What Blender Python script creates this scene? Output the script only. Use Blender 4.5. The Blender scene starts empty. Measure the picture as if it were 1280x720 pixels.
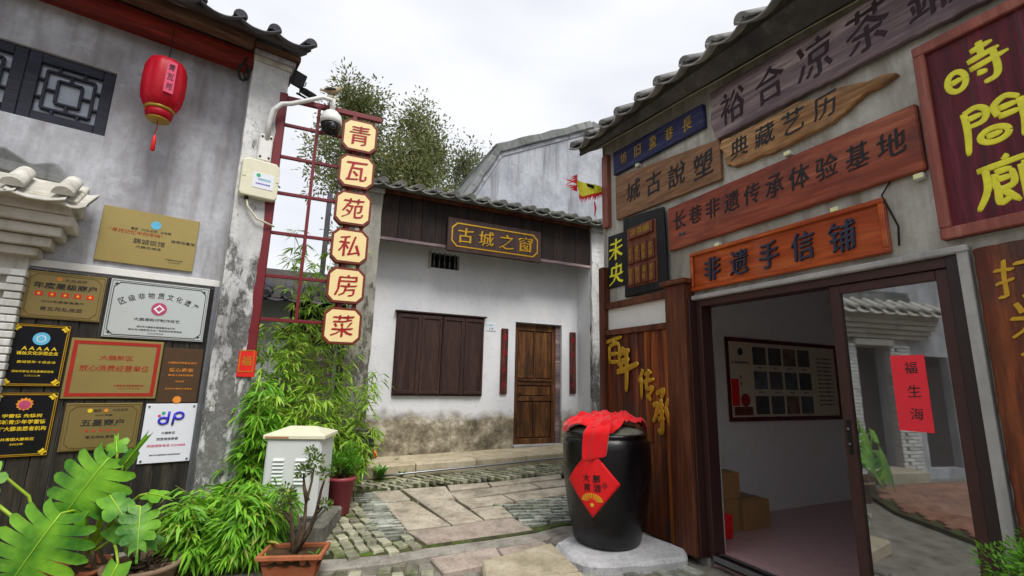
import bpy, bmesh, math, random
import numpy as np
from mathutils import Vector, Matrix
random.seed(7); RNG = np.random.default_rng(7)
sc = bpy.context.scene
COL = sc.collection
R = math.radians
# ---------------------------------------------------------------- camera
cd = bpy.data.cameras.new('camera'); cam = bpy.data.objects.new('camera', cd); COL.objects.link(cam)
cd.sensor_width = 36; cd.lens = 587 / 1280 * 36; cd.clip_start = .05; cd.clip_end = 600
cam.matrix_world = Matrix(((.9997159, -.0238343, 0, 0), (-.0045463, -.1906936, -.9816391, 0),
                           (.0233967, .9813602, -.1907478, 1.5), (0, 0, 0, 1)))
sc.camera = cam
# ---------------------------------------------------------------- light
SUN_DIR = Vector((.37, -.6, 1.1)).normalized()
w = bpy.data.worlds.new('World'); sc.world = w; w.use_nodes = True
nt = w.node_tree; bg = nt.nodes['Background']
sky = nt.nodes.new('ShaderNodeTexSky'); sky.sky_type = 'NISHITA'; sky.sun_disc = False
sky.sun_elevation = math.asin(SUN_DIR.z); sky.sun_rotation = math.atan2(SUN_DIR.x, SUN_DIR.y)
tc = nt.nodes.new('ShaderNodeTexCoord'); mp = nt.nodes.new('ShaderNodeMapping'); mp.inputs['Scale'].default_value = (1.2, 1.2, 3.5)
nz = nt.nodes.new('ShaderNodeTexNoise'); nz.inputs['Scale'].default_value = 1.6; nz.inputs['Detail'].default_value = 6
cr = nt.nodes.new('ShaderNodeValToRGB')
cr.color_ramp.elements[0].position = .36; cr.color_ramp.elements[0].color = (3.8, 3.9, 4.2, 1)
cr.color_ramp.elements[1].position = .62; cr.color_ramp.elements[1].color = (4.6, 4.65, 4.8, 1)
mx = nt.nodes.new('ShaderNodeMix'); mx.data_type = 'RGBA'; mx.inputs['Factor'].default_value = .95
L_ = nt.links.new
L_(tc.outputs['Generated'], mp.inputs['Vector']); L_(mp.outputs['Vector'], nz.inputs['Vector']); L_(nz.outputs['Fac'], cr.inputs['Fac'])
L_(sky.outputs['Color'], mx.inputs['A']); L_(cr.outputs['Color'], mx.inputs['B']); L_(mx.outputs['Result'], bg.inputs['Color'])
bg.inputs['Strength'].default_value = .1
sd = bpy.data.lights.new('sun', 'SUN'); sd.energy = 1.5; sd.angle = R(24); sd.color = (1, .965, .91)
so = bpy.data.objects.new('sun', sd); COL.objects.link(so); so.rotation_euler = SUN_DIR.to_track_quat('Z', 'Y').to_euler()
sc.view_settings.view_transform = 'Standard'; sc.view_settings.look = 'None'; sc.view_settings.exposure = 1.16; sc.view_settings.gamma = 1
sc.cycles.max_bounces = 7; sc.cycles.transparent_max_bounces = 12

# ---------------------------------------------------------------- materials
def hexc(h):
    h = h.lstrip('#'); return tuple(((int(h[i:i+2], 16) / 255) ** 2.2) for i in (0, 2, 4)) + (1,)
def col(c): return hexc(c) if isinstance(c, str) else tuple(c) + (1,) * (4 - len(c))
class NT:
    def __init__(s, name):
        s.m = bpy.data.materials.new(name); s.m.use_nodes = True; s.t = s.m.node_tree; s.b = s.t.nodes['Principled BSDF']; s._tc = None
    def n(s, typ, **kw):
        x = s.t.nodes.new('ShaderNode' + typ)
        for k, v in kw.items():
            if k in ('operation', 'data_type', 'blend_type', 'noise_dimensions', 'feature', 'distance'): setattr(x, k, v)
            else:
                i = x.inputs[k.replace('_', ' ')]
                if isinstance(v, bpy.types.NodeSocket): s.l(v, i)
                else: i.default_value = v
        return x
    def l(s, a, b): s.t.links.new(a, b)
    def coord(s, stretch=(1, 1, 1), which='Object'):
        if not s._tc: s._tc = s.t.nodes.new('ShaderNodeTexCoord')
        m = s.t.nodes.new('ShaderNodeMapping'); m.inputs['Scale'].default_value = stretch; s.l(s._tc.outputs[which], m.inputs['Vector'])
        # every object gets its own offset so that copies do not repeat
        oi = s.t.nodes.new('ShaderNodeObjectInfo'); sc_ = s.t.nodes.new('ShaderNodeMath'); sc_.operation = 'MULTIPLY'; sc_.inputs[1].default_value = 37.
        s.l(oi.outputs['Random'], sc_.inputs[0]); s.l(sc_.outputs[0], m.inputs['Location'])
        return m.outputs['Vector']
    def noise(s, scale, stretch=(1, 1, 1), detail=8, rough=.6, dist=0):
        return s.n('TexNoise', Vector=s.coord(stretch), Scale=scale, Detail=detail, Roughness=rough, Distortion=dist).outputs['Fac']
    def ramp(s, f, stops):
        r = s.t.nodes.new('ShaderNodeValToRGB'); s.l(f, r.inputs['Fac']); e = r.color_ramp.elements
        while len(e) < len(stops): e.new(.5)
        for x, (p, c) in zip(e, stops): x.position = p; x.color = col(c) if not isinstance(c, (int, float)) else (c, c, c, 1)
        return r.outputs['Color']
    def mix(s, f, a, b, bt='MIX'):
        x = s.t.nodes.new('ShaderNodeMix'); x.data_type = 'RGBA'; x.blend_type = bt
        for v, k in ((f, 'Factor'), (a, 'A'), (b, 'B')):
            if isinstance(v, bpy.types.NodeSocket): s.l(v, x.inputs[k])
            else: x.inputs[k].default_value = v if k == 'Factor' else col(v)
        return x.outputs['Result']
    def math(s, op, a, b=0., c=None):
        x = s.t.nodes.new('ShaderNodeMath'); x.operation = op
        for i, v in enumerate((a, b) if c is None else (a, b, c)):
            if isinstance(v, bpy.types.NodeSocket): s.l(v, x.inputs[i])
            else: x.inputs[i].default_value = v
        return x.outputs[0]
    def pieces(s, c, amt):
        if not amt: return c
        oi = s.t.nodes.new('ShaderNodeObjectInfo')
        hs = s.t.nodes.new('ShaderNodeHueSaturation'); s.l(c, hs.inputs['Color'])
        s.l(s.math('MULTIPLY_ADD', oi.outputs['Random'], amt * 2, 1 - amt), hs.inputs['Value'])
        return hs.outputs['Color']
    def fin(s, c, rough=.8, bump=None, strength=.3, dist=.01, metal=0, spec=.3, coat=0):
        b = s.b
        if isinstance(c, bpy.types.NodeSocket): s.l(c, b.inputs['Base Color'])
        else: b.inputs['Base Color'].default_value = col(c)
        if isinstance(rough, bpy.types.NodeSocket): s.l(rough, b.inputs['Roughness'])
        else: b.inputs['Roughness'].default_value = rough
        b.inputs['Metallic'].default_value = metal; b.inputs['Specular IOR Level'].default_value = spec; b.inputs['Coat Weight'].default_value = coat
        if bump is not None:
            x = s.t.nodes.new('ShaderNodeBump'); x.inputs['Strength'].default_value = strength; x.inputs['Distance'].default_value = dist
            s.l(bump, x.inputs['Height']); s.l(x.outputs['Normal'], b.inputs['Normal'])
        return s.m
def plain(name, c, rough=.5, metal=0, spec=.4, var=.12, scale=14, coat=0, pieces=0):
    N = NT(name); f = N.noise(scale); c1 = col(c)
    lo = tuple(v * (1 - var) for v in c1[:3]); hi = tuple(min(1, v * (1 + var)) for v in c1[:3])
    return N.fin(N.pieces(N.ramp(f, [(.3, lo), (.7, hi)]), pieces), rough, f, .06, .004, metal, spec, coat)
def wood(name, dark, mid, light, axis='x', grain=9, rough=.6, pieces=.12, bump=.35, blotch=None, coat=0, spec=.3):
    N = NT(name); st = {'x': (.09, 1, 1), 'z': (1, 1, .09), 'y': (1, .09, 1)}[axis]
    f = N.noise(grain, st, 10, .65, .6); g = N.noise(grain * 6, st, 4, .6)
    c = N.ramp(f, [(.25, dark), (.48, mid), (.72, light)])
    c = N.mix(N.ramp(g, [(.35, 0), (.6, .55)]), c, dark)
    if blotch: c = N.mix(N.ramp(N.noise(2.6, (1, 1, 1), 5), [(.5, 0), (.68, .75)]), c, blotch)
    return N.fin(N.pieces(c, pieces), rough, N.math('ADD', f, g), bump, .008, 0, spec, coat)
def plaster(name, base, lo, stain, bump=.25, amount=(.52, .75), pieces=0, vert=.35):
    N = NT(name)
    f = N.noise(1.7, (1, 1, .7), 9, .62, .3); g = N.noise(11, (1, 1, 1), 9, .7); st = N.noise(3.2, (2.2, 2.2, vert), 7, .6)
    c = N.ramp(f, [(.3, lo), (.62, base)])
    c = N.mix(N.ramp(st, [(amount[0], 0), (amount[1], .75)]), c, stain)
    c = N.mix(N.ramp(g, [(.38, .35), (.55, 0)]), c, lo)
    pt = N.noise(2.3, (1.1, 1.1, 1.4), 12, .75, .1); c = N.mix(N.ramp(pt, [(.60, 0), (.625, .5), (.70, .25)]), c, base)
    pt2 = N.noise(3.1, (.9, .9, 1.2), 12, .78); c = N.mix(N.ramp(pt2, [(.29, .7), (.335, .3), (.36, 0)]), c, stain)
    sp = N.noise(60, (1, 1, 1), 3, .6); c = N.mix(N.ramp(sp, [(.27, .55), (.31, 0)]), c, stain)
    return N.fin(N.pieces(c, pieces), .92, N.math('ADD', N.math('MULTIPLY', f, .6), N.math('MULTIPLY', g, .35)), bump, .03, 0, .15)
M = {}
M['plaster_left'] = plaster('plaster_left', '#bfc2c9', '#8c8a8d', '#6b625b', amount=(.47, .8))
M['plaster_centre'] = None
M['plaster_right'] = plaster('plaster_right', '#c0beb6', '#928e84', '#6e6656', .5, (.46, .7))
M['plaster_gable'] = plaster('plaster_gable', '#b0b3ba', '#888b92', '#585a5c', .3, (.5, .75), vert=.2)
M['concrete'] = plaster('concrete', '#b9b2a2', '#8d877a', '#5d5a4e', .3)
M['cement'] = plaster('cement', '#b3b1ae', '#8f8e8c', '#6b6a66', .3)
M['old_mortar'] = plaster('old_mortar', '#77766c', '#4c4b45', '#8f8c82', .6)
M['render_white'] = plaster('render_white', '#d0cdc4', '#aaa496', '#746b58', .45)
M['brick_white'] = plaster('brick_white', '#d9dad8', '#b9b9b4', '#8f8b80', .3, pieces=.07)
M['interior'] = plain('interior', '#ececee', .9, var=.04)
M['interior_floor'] = plain('interior_floor', '#b08e90', .3, var=.1)
# weathered pillar: white render flaked off down to dark mortar
def peeled(name, white, grey, dark):
    N = NT(name)
    f = N.noise(4.2, (1.8, 1.8, .7), 12, .72, .15); g = N.noise(22, (1, 1, 1), 6, .7); v = N.noise(1.3, (1.5, 1.5, .6), 6, .6)
    sep = N.n('SeparateXYZ', Vector=N._tc.outputs['Object'])
    hgt = N.n('MapRange', Value=sep.outputs['Z'], From_Min=1.2, From_Max=4.4, To_Min=.06, To_Max=-.16).outputs['Result']
    k = N.math('ADD', f, hgt)
    c = N.ramp(v, [(.35, grey), (.6, white)])
    c = N.mix(N.ramp(k, [(.5, 0), (.56, .8)]), c, dark)
    c = N.mix(N.ramp(g, [(.35, .6), (.5, 0)]), c, grey)
    return N.fin(c, .95, N.math('SUBTRACT', N.math('MULTIPLY', g, .3), N.ramp(k, [(.48, 0.), (.58, .8)])), .7, .02, 0, .1)
M['peeled'] = peeled('peeled', '#dcdcda', '#a3a3a3', '#413f3b')
M['peeled_dark'] = peeled('peeled_dark', '#b5b1a8', '#8b887f', '#48453f')
# centre house wall: pale wash with a weathered skirting band
N = NT('plaster_centre')
f = N.noise(1.5, (1, 1, .6), 8, .6, .2); g = N.noise(12, (1, 1, 1), 8, .7); b_ = N.noise(2.4, (1, 1, 1), 8, .65); h_ = N.noise(3.8, (1, 1, 1.2), 11, .74, .1)
sep = N.n('SeparateXYZ', Vector=N._tc.outputs['Object'])
band = N.math('ADD', sep.outputs['Z'], N.math('MULTIPLY', b_, -.5))
c = N.ramp(f, [(.3, '#d3d5da'), (.65, '#e6e7ea')])
c = N.mix(N.ramp(g, [(.33, .3), (.45, 0)]), c, '#a5a4a6')
sk = N.ramp(h_, [(.33, '#4a443b'), (.47, '#7e7666'), (.56, '#a39a86'), (.66, '#cfcbc2')])
c = N.mix(N.n('MapRange', Value=band, From_Min=.54, From_Max=.72, To_Min=1., To_Max=0.).outputs['Result'], c, sk)
M['plaster_centre'] = N.fin(c, .93, N.math('ADD', N.math('MULTIPLY', f, .5), N.math('MULTIPLY', h_, .3)), .3, .03, 0, .12)
M['tile'] = plaster('tile', '#8a8a84', '#5d5e5c', '#3e3e3a', .5, pieces=.16)
M['tile_dark'] = plaster('tile_dark', '#6b6a70', '#47474d', '#2f2f31', .5, pieces=.18)
M['tile_eave'] = plaster('tile_eave', '#a3a29f', '#6e6d6c', '#3c3b3a', .5, pieces=.14)
M['tile_white'] = plaster('tile_white', '#d6d4cc', '#aba79b', '#6c675c', .4, pieces=.08)
M['soffit'] = plaster('soffit', '#57534f', '#3e3b3a', '#6f6b64', .5)
M['coping'] = plaster('coping', '#8b8d8c', '#5c5e5c', '#33352f', .7)
M['red_beam'] = wood('red_beam', '#3c120d', '#7c2317', '#9a3420', 'x', 7, .55)
M['rafter'] = wood('rafter', '#35231b', '#6d5040', '#9a8068', 'x', 9, .8, bump=.6)
M['window_frame'] = wood('window_frame', '#14151f', '#232433', '#34354a', 'x', 9, .5)
M['plank_dark'] = wood('plank_dark', '#1b1816', '#33302a', '#4e4a3e', 'z', 8, .7, .25, .5)
M['plank_brown'] = wood('plank_brown', '#17110f', '#2b201c', '#41332b', 'z', 9, .75, .22, .5)
M['shutter'] = wood('shutter', '#2a1b18', '#41302c', '#513b36', 'z', 10, .6, .08)
M['door_old'] = wood('door_old', '#281810', '#593920', '#8a5f35', 'z', 8, .6, .15, .5, '#33261c')
M['couplet'] = wood('couplet', '#2c1512', '#5a2c26', '#8c6a5e', 'z', 14, .8, .1, .5)
M['wood_purple'] = wood('wood_purple', '#473b40', '#7d6c70', '#b3a29a', 'x', 6, .8, .1, .9, '#55474f')
M['wood_drift'] = wood('wood_drift', '#4b3424', '#a5784f', '#d0a878', 'x', 8, .75, .1, .9, '#55463a')
M['wood_brown'] = wood('wood_brown', '#5b3d2b', '#8a664a', '#a37d5d', 'x', 8, .65, .1, .4)
M['wood_blue'] = wood('wood_blue', '#1d1d38', '#373a60', '#555a86', 'x', 10, .65, .1, .5)
M['wood_redbrown'] = wood('wood_redbrown', '#63281a', '#9c4c34', '#b06a4c', 'x', 5, .5, .1, .4, '#5a2f2b')
M['wood_orange'] = wood('wood_orange', '#6f2a10', '#b44f1e', '#cc6e38', 'x', 5, .35, .1, .25, coat=.3)
M['wood_crimson'] = wood('wood_crimson', '#2c0a12', '#651a28', '#82394a', 'z', 5, .55, .1, .35)
M['wood_pinkframe'] = wood('wood_pinkframe', '#6b3a33', '#935449', '#a86d5e', 'z', 6, .55, .1)
M['wood_post'] = wood('wood_post', '#3a2016', '#6b3e2b', '#885640', 'z', 6, .5, .15)
M['wood_panel'] = wood('wood_panel', '#201410', '#84402a', '#c9733a', 'z', 5, .5, .5, .4, '#453a38')
M['wood_flame'] = wood('wood_flame', '#3a190b', '#9a5122', '#d38a44', 'z', 5, .4, .1)
M['black_board'] = wood('black_board', '#121214', '#232326', '#36363a', 'z', 8, .55)
M['tablet'] = wood('tablet', '#46251c', '#7b4531', '#96654b', 'z', 9, .6)
M['frame_brown'] = plain('frame_brown', '#46302e', .35, .3, .5, .1)
M['frame_dark'] = plain('frame_dark', '#2f2322', .45)
M['trellis'] = plain('trellis', '#6e2228', .42, var=.1)
M['cream'] = plain('cream', '#efd79c', .5, var=.04)
M['sign_rim'] = plain('sign_rim', '#6f2f20', .45)
M['char_red'] = plain('char_red', '#9c1a24', .5)
M['gold'] = plain('gold', '#c79a2e', .35, .55, .5)
M['gold_dull'] = plain('gold_dull', '#a5842f', .5, .3)
M['yellow'] = plain('yellow', '#e8e238', .5)
M['navy_char'] = plain('navy_char', '#2e3446', .5)
M['black_char'] = plain('black_char', '#1c1c20', .6)
M['purple_char'] = plain('purple_char', '#2e1c24', .7)
M['brass'] = plain('brass', '#a5925a', .32, .55, .5, .07, 3)
M['brass2'] = plain('brass2', '#958252', .34, .55, .5, .07, 3)
M['brass_dark'] = plain('brass_dark', '#6d5c34', .4, .4)
M['steel'] = plain('steel', '#c6ccca', .3, .35, .5, .04, 3)
M['alu'] = plain('alu', '#8f9298', .35, .8)
M['black_plaque'] = plain('black_plaque', '#17171c', .22, 0, .5)
M['brown_plaque'] = plain('brown_plaque', '#54402f', .35, .2)
M['white_plaque'] = plain('white_plaque', '#dfe2ea', .35, var=.02)
M['ink'] = plain('ink', '#2b2a2a', .7); M['ink_red'] = plain('ink_red', '#9c2418', .6); M['ink_gold'] = plain('ink_gold', '#e6c52a', .5)
M['ink_blue'] = plain('ink_blue', '#5fb4d6', .5); M['ink_orange'] = plain('ink_orange', '#e08a32', .6); M['ink_pink'] = plain('ink_pink', '#b0466c', .6)
M['ink_violet'] = plain('ink_violet', '#3b32c0', .5); M['ink_green'] = plain('ink_green', '#39a878', .5); M['ink_rose'] = plain('ink_rose', '#d04a6a', .5)
M['ink_white'] = plain('ink_white', '#e8e8e8', .5); M['star_red'] = plain('star_red', '#d8231e', .5)
M['white_paint'] = plain('white_paint', '#dcdcd8', .4, var=.05); M['cabinet'] = plain('cabinet', '#cfd2d2', .4, var=.05, scale=5)
M['rust'] = plain('rust', '#a9714a', .8, var=.3); M['off_white'] = plain('off_white', '#d9d6bd', .45, var=.05)
M['black_plastic'] = plain('black_plastic', '#15161a', .35); M['lamp_glass'] = plain('lamp_glass', '#3c4046', .1, .1, .6)
M['iron'] = plain('iron', '#2a2828', .6, .6)
M['tail_red'] = plain('tail_red', '#d8141a', .15, 0, .7)
M['terracotta'] = plaster('terracotta', '#a9694a', '#874a33', '#6b5b4a', .3)
M['pot_red'] = plain('pot_red', '#92404a', .5, var=.15); M['pot_brown'] = plaster('pot_brown', '#8a7a68', '#6a4c3d', '#4a3a30', .2)
M['soil'] = plaster('soil', '#4a3a2a', '#2b2119', '#5e5232', .9)
M['lantern_red'] = None
M['red_paper'] = plain('red_paper', '#ee3340', .7, var=.06); M['red_paper2'] = plain('red_paper2', '#e81c22', .6, var=.05)
M['carton'] = plain('carton', '#a07c52', .8, var=.08); M['led'] = plain('led', '#dfe0a0', .3)
M['bark'] = wood('bark', '#2a2119', '#5a4a3c', '#7d6c5a', 'z', 12, .9, bump=.8)
M['bird_brown'] = plain('bird_brown', '#9b8a6e', .8, var=.2, scale=40); M['bird_dark'] = plain('bird_dark', '#3b352f', .8)
M['cane'] = plain('cane', '#7d8f35', .5, var=.2); M['stem'] = plain('stem', '#8fae30', .45, var=.1)
M['red_brick'] = plaster('red_brick', '#96705c', '#7c5545', '#6a6050', .4, pieces=.2)
def leafmat(name, c1, c2, tr=.35, rough=.45, scale=6, spec=.4):
    N = NT(name); f = N.noise(scale, (1, 1, 1), 3)
    at = N.t.nodes.new('ShaderNodeAttribute'); at.attribute_name = 'tone'
    c = N.mix(N.math('ADD', N.math('MULTIPLY', f, .35), N.math('MULTIPLY', at.outputs['Fac'], .8)), c1, c2)
    if name.startswith('bamboo'): c = N.mix(N.ramp(at.outputs['Fac'], [(.93, 0), (.95, .8)]), c, (.55, .48, .12))
    N.fin(c, rough, spec=spec)
    tl = N.n('BsdfTranslucent', Color=c); mxs = N.t.nodes.new('ShaderNodeMixShader'); mxs.inputs[0].default_value = tr
    N.l(N.b.outputs[0], mxs.inputs[1]); N.l(tl.outputs[0], mxs.inputs[2]); N.l(mxs.outputs[0], N.t.nodes['Material Output'].inputs['Surface'])
    return N.m
M['bamboo_leaf'] = leafmat('bamboo_leaf', (.06, .25, .015), (.32, .66, .05))
M['bamboo_pale'] = leafmat('bamboo_pale', (.13, .32, .025), (.45, .68, .08))
M['shrub_leaf'] = leafmat('shrub_leaf', (.05, .18, .012), (.18, .44, .03))
M['tree_leaf'] = leafmat('tree_leaf', (.08, .11, .04), (.26, .27, .10), .3)
M['tree_leaf2'] = leafmat('tree_leaf2', (.09, .11, .05), (.25, .27, .13), .3)
M['bonsai_leaf'] = leafmat('bonsai_leaf', (.06, .12, .02), (.2, .3, .06))
M['weed_leaf'] = leafmat('weed_leaf', (.06, .2, .02), (.22, .5, .04))
N = NT('monstera_leaf'); f = N.noise(3.5, (1, 1, 1), 3)
g = N.noise(14, (1, .3, 1), 2)
c = N.mix(N.ramp(f, [(.35, 0), (.65, 1.)]), (.035, .17, .012), (.21, .50, .03))
c = N.mix(N.ramp(N.noise(45, (1, 1, 1), 3), [(.64, 0), (.7, .35)]), c, (.3, .35, .12))
N.fin(c, .42, N.math('ADD', g, N.math('MULTIPLY', N.noise(40), .3)), .5, .012, spec=.4); tl = N.n('BsdfTranslucent', Color=c); ms_ = N.t.nodes.new('ShaderNodeMixShader'); ms_.inputs[0].default_value = .25
N.l(N.b.outputs[0], ms_.inputs[1]); N.l(tl.outputs[0], ms_.inputs[2]); N.l(ms_.outputs[0], N.t.nodes['Material Output'].inputs['Surface']); M['monstera_leaf'] = N.m
M['midrib'] = plain('midrib', '#9cc43a', .4, var=.05)
N = NT('lantern_red'); f = N.noise(9); c = N.ramp(f, [(.3, '#c4142a'), (.7, '#dd1f3a')]); N.fin(c, .45, f, .1, .004, spec=.4)
tl = N.n('BsdfTranslucent', Color=c); ms_ = N.t.nodes.new('ShaderNodeMixShader'); ms_.inputs[0].default_value = .45
N.l(N.b.outputs[0], ms_.inputs[1]); N.l(tl.outputs[0], ms_.inputs[2]); N.l(ms_.outputs[0], N.t.nodes['Material Output'].inputs['Surface']); M['lantern_red'] = N.m
N = NT('red_cloth'); f = N.noise(60); N.fin(N.ramp(N.noise(5), [(.3, '#d5121b'), (.7, '#ea1c25')]), .75, f, .3, .003, spec=.2); N.b.inputs['Sheen Weight'].default_value = .3; M['red_cloth'] = N.m
N = NT('jar_glaze'); f = N.noise(2.5, (1, 1, .4)); g = N.noise(30); k_ = N.noise(3.2, (1, 1, 2.5), 10, .7)
N.fin(N.mix(N.ramp(g, [(.66, 0), (.72, .35)]), N.ramp(f, [(.4, '#0b0a0d'), (.7, '#1c171c')]), '#5a564f'), N.ramp(f, [(.3, .14), (.7, .36)]), k_, .3, .03, 0, .5); M['jar_glaze'] = N.m
# paving materials
def stone(name, a, b, d, moss, mossamt, pieces=.14):
    N = NT(name); f = N.noise(4, (1, 1, 1), 10, .7); g = N.noise(26, (1, 1, 1), 6, .7); h = N.noise(2.7, (1, 1, 1), 8, .7)
    c = N.ramp(f, [(.3, d), (.5, a), (.7, b)])
    c = N.mix(N.ramp(g, [(.34, .6), (.48, 0)]), c, d)
    c = N.mix(N.ramp(h, [(mossamt, 0), (mossamt + .1, .7)]), c, moss)
    return N.fin(N.pieces(c, pieces), .9, N.math('ADD', f, N.math('MULTIPLY', g, .5)), .5, .012, 0, .2)
M['slab'] = stone('slab', '#a39a8a', '#bab1a0', '#756c5d', '#65624a', .6, .12)
M['slab_pink'] = stone('slab_pink', '#9d9085', '#b0a498', '#71675d', '#6b6350', .62, .1)
M['slab_light'] = stone('slab_light', '#aea48d', '#beb6a3', '#8a816c', '#8a8264', .62, .08)
M['paver'] = stone('paver', '#94937e', '#b5b39e', '#5d5c4c', '#5a6a2a', .54, .35)
M['slate'] = stone('slate', '#8d9086', '#b4b6aa', '#4f534a', '#4d5a2c', .55, .35)
M['moss'] = stone('moss', '#464a30', '#5d6040', '#2c2c22', '#4f6a1c', .5, 0)
M['ground'] = stone('ground', '#7f7c72', '#98948a', '#5a574e', '#5d6040', .66, 0)
M['kerb'] = stone('kerb', '#b5a98f', '#c8bea8', '#8e846d', '#8b8a4c', .62, .1)
M['gutter'] = stone('gutter', '#8d887f', '#a5a098', '#66625c', '#6b6a55', .7, 0)
M['pad'] = stone('pad', '#b4b4b6', '#c9c9cb', '#88888a', '#75756c', .7, 0)
# glass: thin pane, part mirror part clear
N = NT('glass_pane'); N.t.nodes.remove(N.b)
gl = N.n('BsdfGlossy', Color=(.80, .84, .86, 1), Roughness=.02); tr = N.n('BsdfTransparent', Color=(.78, .82, .82, 1))
fr = N.n('Fresnel', IOR=1.9); f2 = N.math('MULTIPLY_ADD', fr.outputs[0], .8, .30)
mm = N.t.nodes.new('ShaderNodeMixShader'); N.l(f2, mm.inputs[0]); N.l(tr.outputs[0], mm.inputs[1]); N.l(gl.outputs[0], mm.inputs[2])
N.l(mm.outputs[0], N.t.nodes['Material Output'].inputs['Surface']); M['glass_pane'] = N.m
M['dark_glass'] = plain('dark_glass', '#23262c', .08, 0, .8); M['sky_glass'] = plain('sky_glass', '#8b939e', .08, 0, .8)
M['print_warm'] = plain('print_warm', '#6b5340', .4, var=.8, scale=7, pieces=.4); M['print_cool'] = plain('print_cool', '#66707a', .4, var=.8, scale=6, pieces=.4)
M['print_dark'] = plain('print_dark', '#4a4a4c', .4, var=.5, scale=9, pieces=.5); M['poster'] = plain('poster', '#d2c6ae', .4, var=.08)

# ---------------------------------------------------------------- frames and builders
class Frame:
    def __init__(s, x, y, deg, z=0): s.o = Vector((x, y, z)); s.a = R(deg)
    def w(s, x, y, z=0):
        c, n = math.cos(s.a), math.sin(s.a); return s.o + Vector((c * x - n * y, n * x + c * y, z))
Lf = Frame(-2.892, 4.698, 36.7); Cf = Frame(-2.137, 7.585, 24.5); Sf = Frame(1.803, 4.504, -64.6)
Tf = Frame(-2.628, 4.896, 24.0); Kf = Frame(-2.28, 4.6, 6.); W0 = Frame(0, 0, 0)
def meta(o, label=None, cat=None, group=None, kind=None):
    for k, v in (('label', label), ('category', cat), ('group', group), ('kind', kind)):
        if v: o[k] = v
    return o
def thing(name, label, cat, fr=W0, x=0, y=0, z=0, group=None, kind=None, rot=0):
    o = bpy.data.objects.new(name, None); COL.objects.link(o); o.empty_display_size = .1
    o.location = fr.w(x, y, z); o.rotation_euler = (0, 0, fr.a + rot)
    return meta(o, label, cat, group, kind)
def link(name, me, parent=None, loc=None, rot=None):
    o = bpy.data.objects.new(name, me); COL.objects.link(o)
    if parent: o.parent = parent
    if loc is not None: o.location = loc
    if rot is not None: o.rotation_euler = rot
    return o
class MB:
    def __init__(s): s.v = []; s.f = []; s.smooth = []
    def add(s, vs, fs, sm=False):
        n = len(s.v); s.v += [tuple(v) for v in vs]; s.f += [tuple(i + n for i in f) for f in fs]; s.smooth += [sm] * len(fs); return s
    def box(s, x0, x1, y0, y1, z0, z1):
        v = [(x, y, z) for z in (z0, z1) for y in (y0, y1) for x in (x0, x1)]
        return s.add(v, [(0, 2, 3, 1), (4, 5, 7, 6), (0, 1, 5, 4), (2, 6, 7, 3), (0, 4, 6, 2), (1, 3, 7, 5)])
    def prism(s, poly, y0, y1, plane='xz'):
        n = len(poly)
        if plane == 'xz': a = [(p[0], y0, p[1]) for p in poly]; b = [(p[0], y1, p[1]) for p in poly]
        else: a = [(p[0], p[1], y0) for p in poly]; b = [(p[0], p[1], y1) for p in poly]
        fs = [tuple(range(n)), tuple(range(2 * n - 1, n - 1, -1))] + [(i, i + n, (i + 1) % n + n, (i + 1) % n) for i in range(n)]
        return s.add(a + b, fs)
    def tube(s, pts, r, n=8, cap=True):
        pts = [Vector(p) for p in pts]; rs = r if isinstance(r, (list, tuple)) else [r] * len(pts); vs = []
        up = Vector((0, 0, 1)); prev = None
        for i, p in enumerate(pts):
            d = (pts[min(i + 1, len(pts) - 1)] - pts[max(i - 1, 0)]).normalized()
            if prev is None:
                a = d.cross(up if abs(d.z) < .9 else Vector((1, 0, 0))).normalized()
            else: a = (prev - d * prev.dot(d)).normalized()
            prev = a; b = d.cross(a)
            for k in range(n):
                t = 2 * math.pi * k / n; vs.append(p + (a * math.cos(t) + b * math.sin(t)) * rs[i])
        fs = [(i * n + k, i * n + (k + 1) % n, (i + 1) * n + (k + 1) % n, (i + 1) * n + k) for i in range(len(pts) - 1) for k in range(n)]
        if cap: fs += [tuple(range(n - 1, -1, -1)), tuple(range((len(pts) - 1) * n, len(pts) * n))]
        return s.add(vs, fs, True)
    def lathe(s, prof, n=24, cx=0, cy=0, squash=1, fn=None):
        vs = []
        for r, z in prof:
            for k in range(n):
                t = 2 * math.pi * k / n; q = r * (fn(t, z) if fn else 1); vs.append((cx + q * math.cos(t), cy + q * math.sin(t) * squash, z))
        m = len(prof)
        fs = [(i * n + k, i * n + (k + 1) % n, (i + 1) * n + (k + 1) % n, (i + 1) * n + k) for i in range(m - 1) for k in range(n)]
        fs += [tuple(range(n - 1, -1, -1)), tuple(range((m - 1) * n, m * n))]
        return s.add(vs, fs, True)
    def mesh(s, name, mat, bev=0, seg=1):
        me = bpy.data.meshes.new(name); me.from_pydata(s.v, [], s.f)
        bm = bmesh.new(); bm.from_mesh(me)
        for f, q in zip(bm.faces, s.smooth): f.smooth = q
        bmesh.ops.recalc_face_normals(bm, faces=bm.faces)
        if bev:
            es = [e for e in bm.edges if len(e.link_faces) == 2 and e.calc_face_angle(0) > .6]
            bmesh.ops.bevel(bm, geom=es, offset=bev, segments=seg, profile=.6, affect='EDGES', clamp_overlap=True)
        bm.to_mesh(me); bm.free()
        if mat: me.materials.append(M[mat] if isinstance(mat, str) else mat)
        return me
    def build(s, name, mat, parent=None, bev=0, loc=None, rot=None, seg=1):
        return link(name, s.mesh(name, mat, bev, seg), parent, loc, rot)
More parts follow.
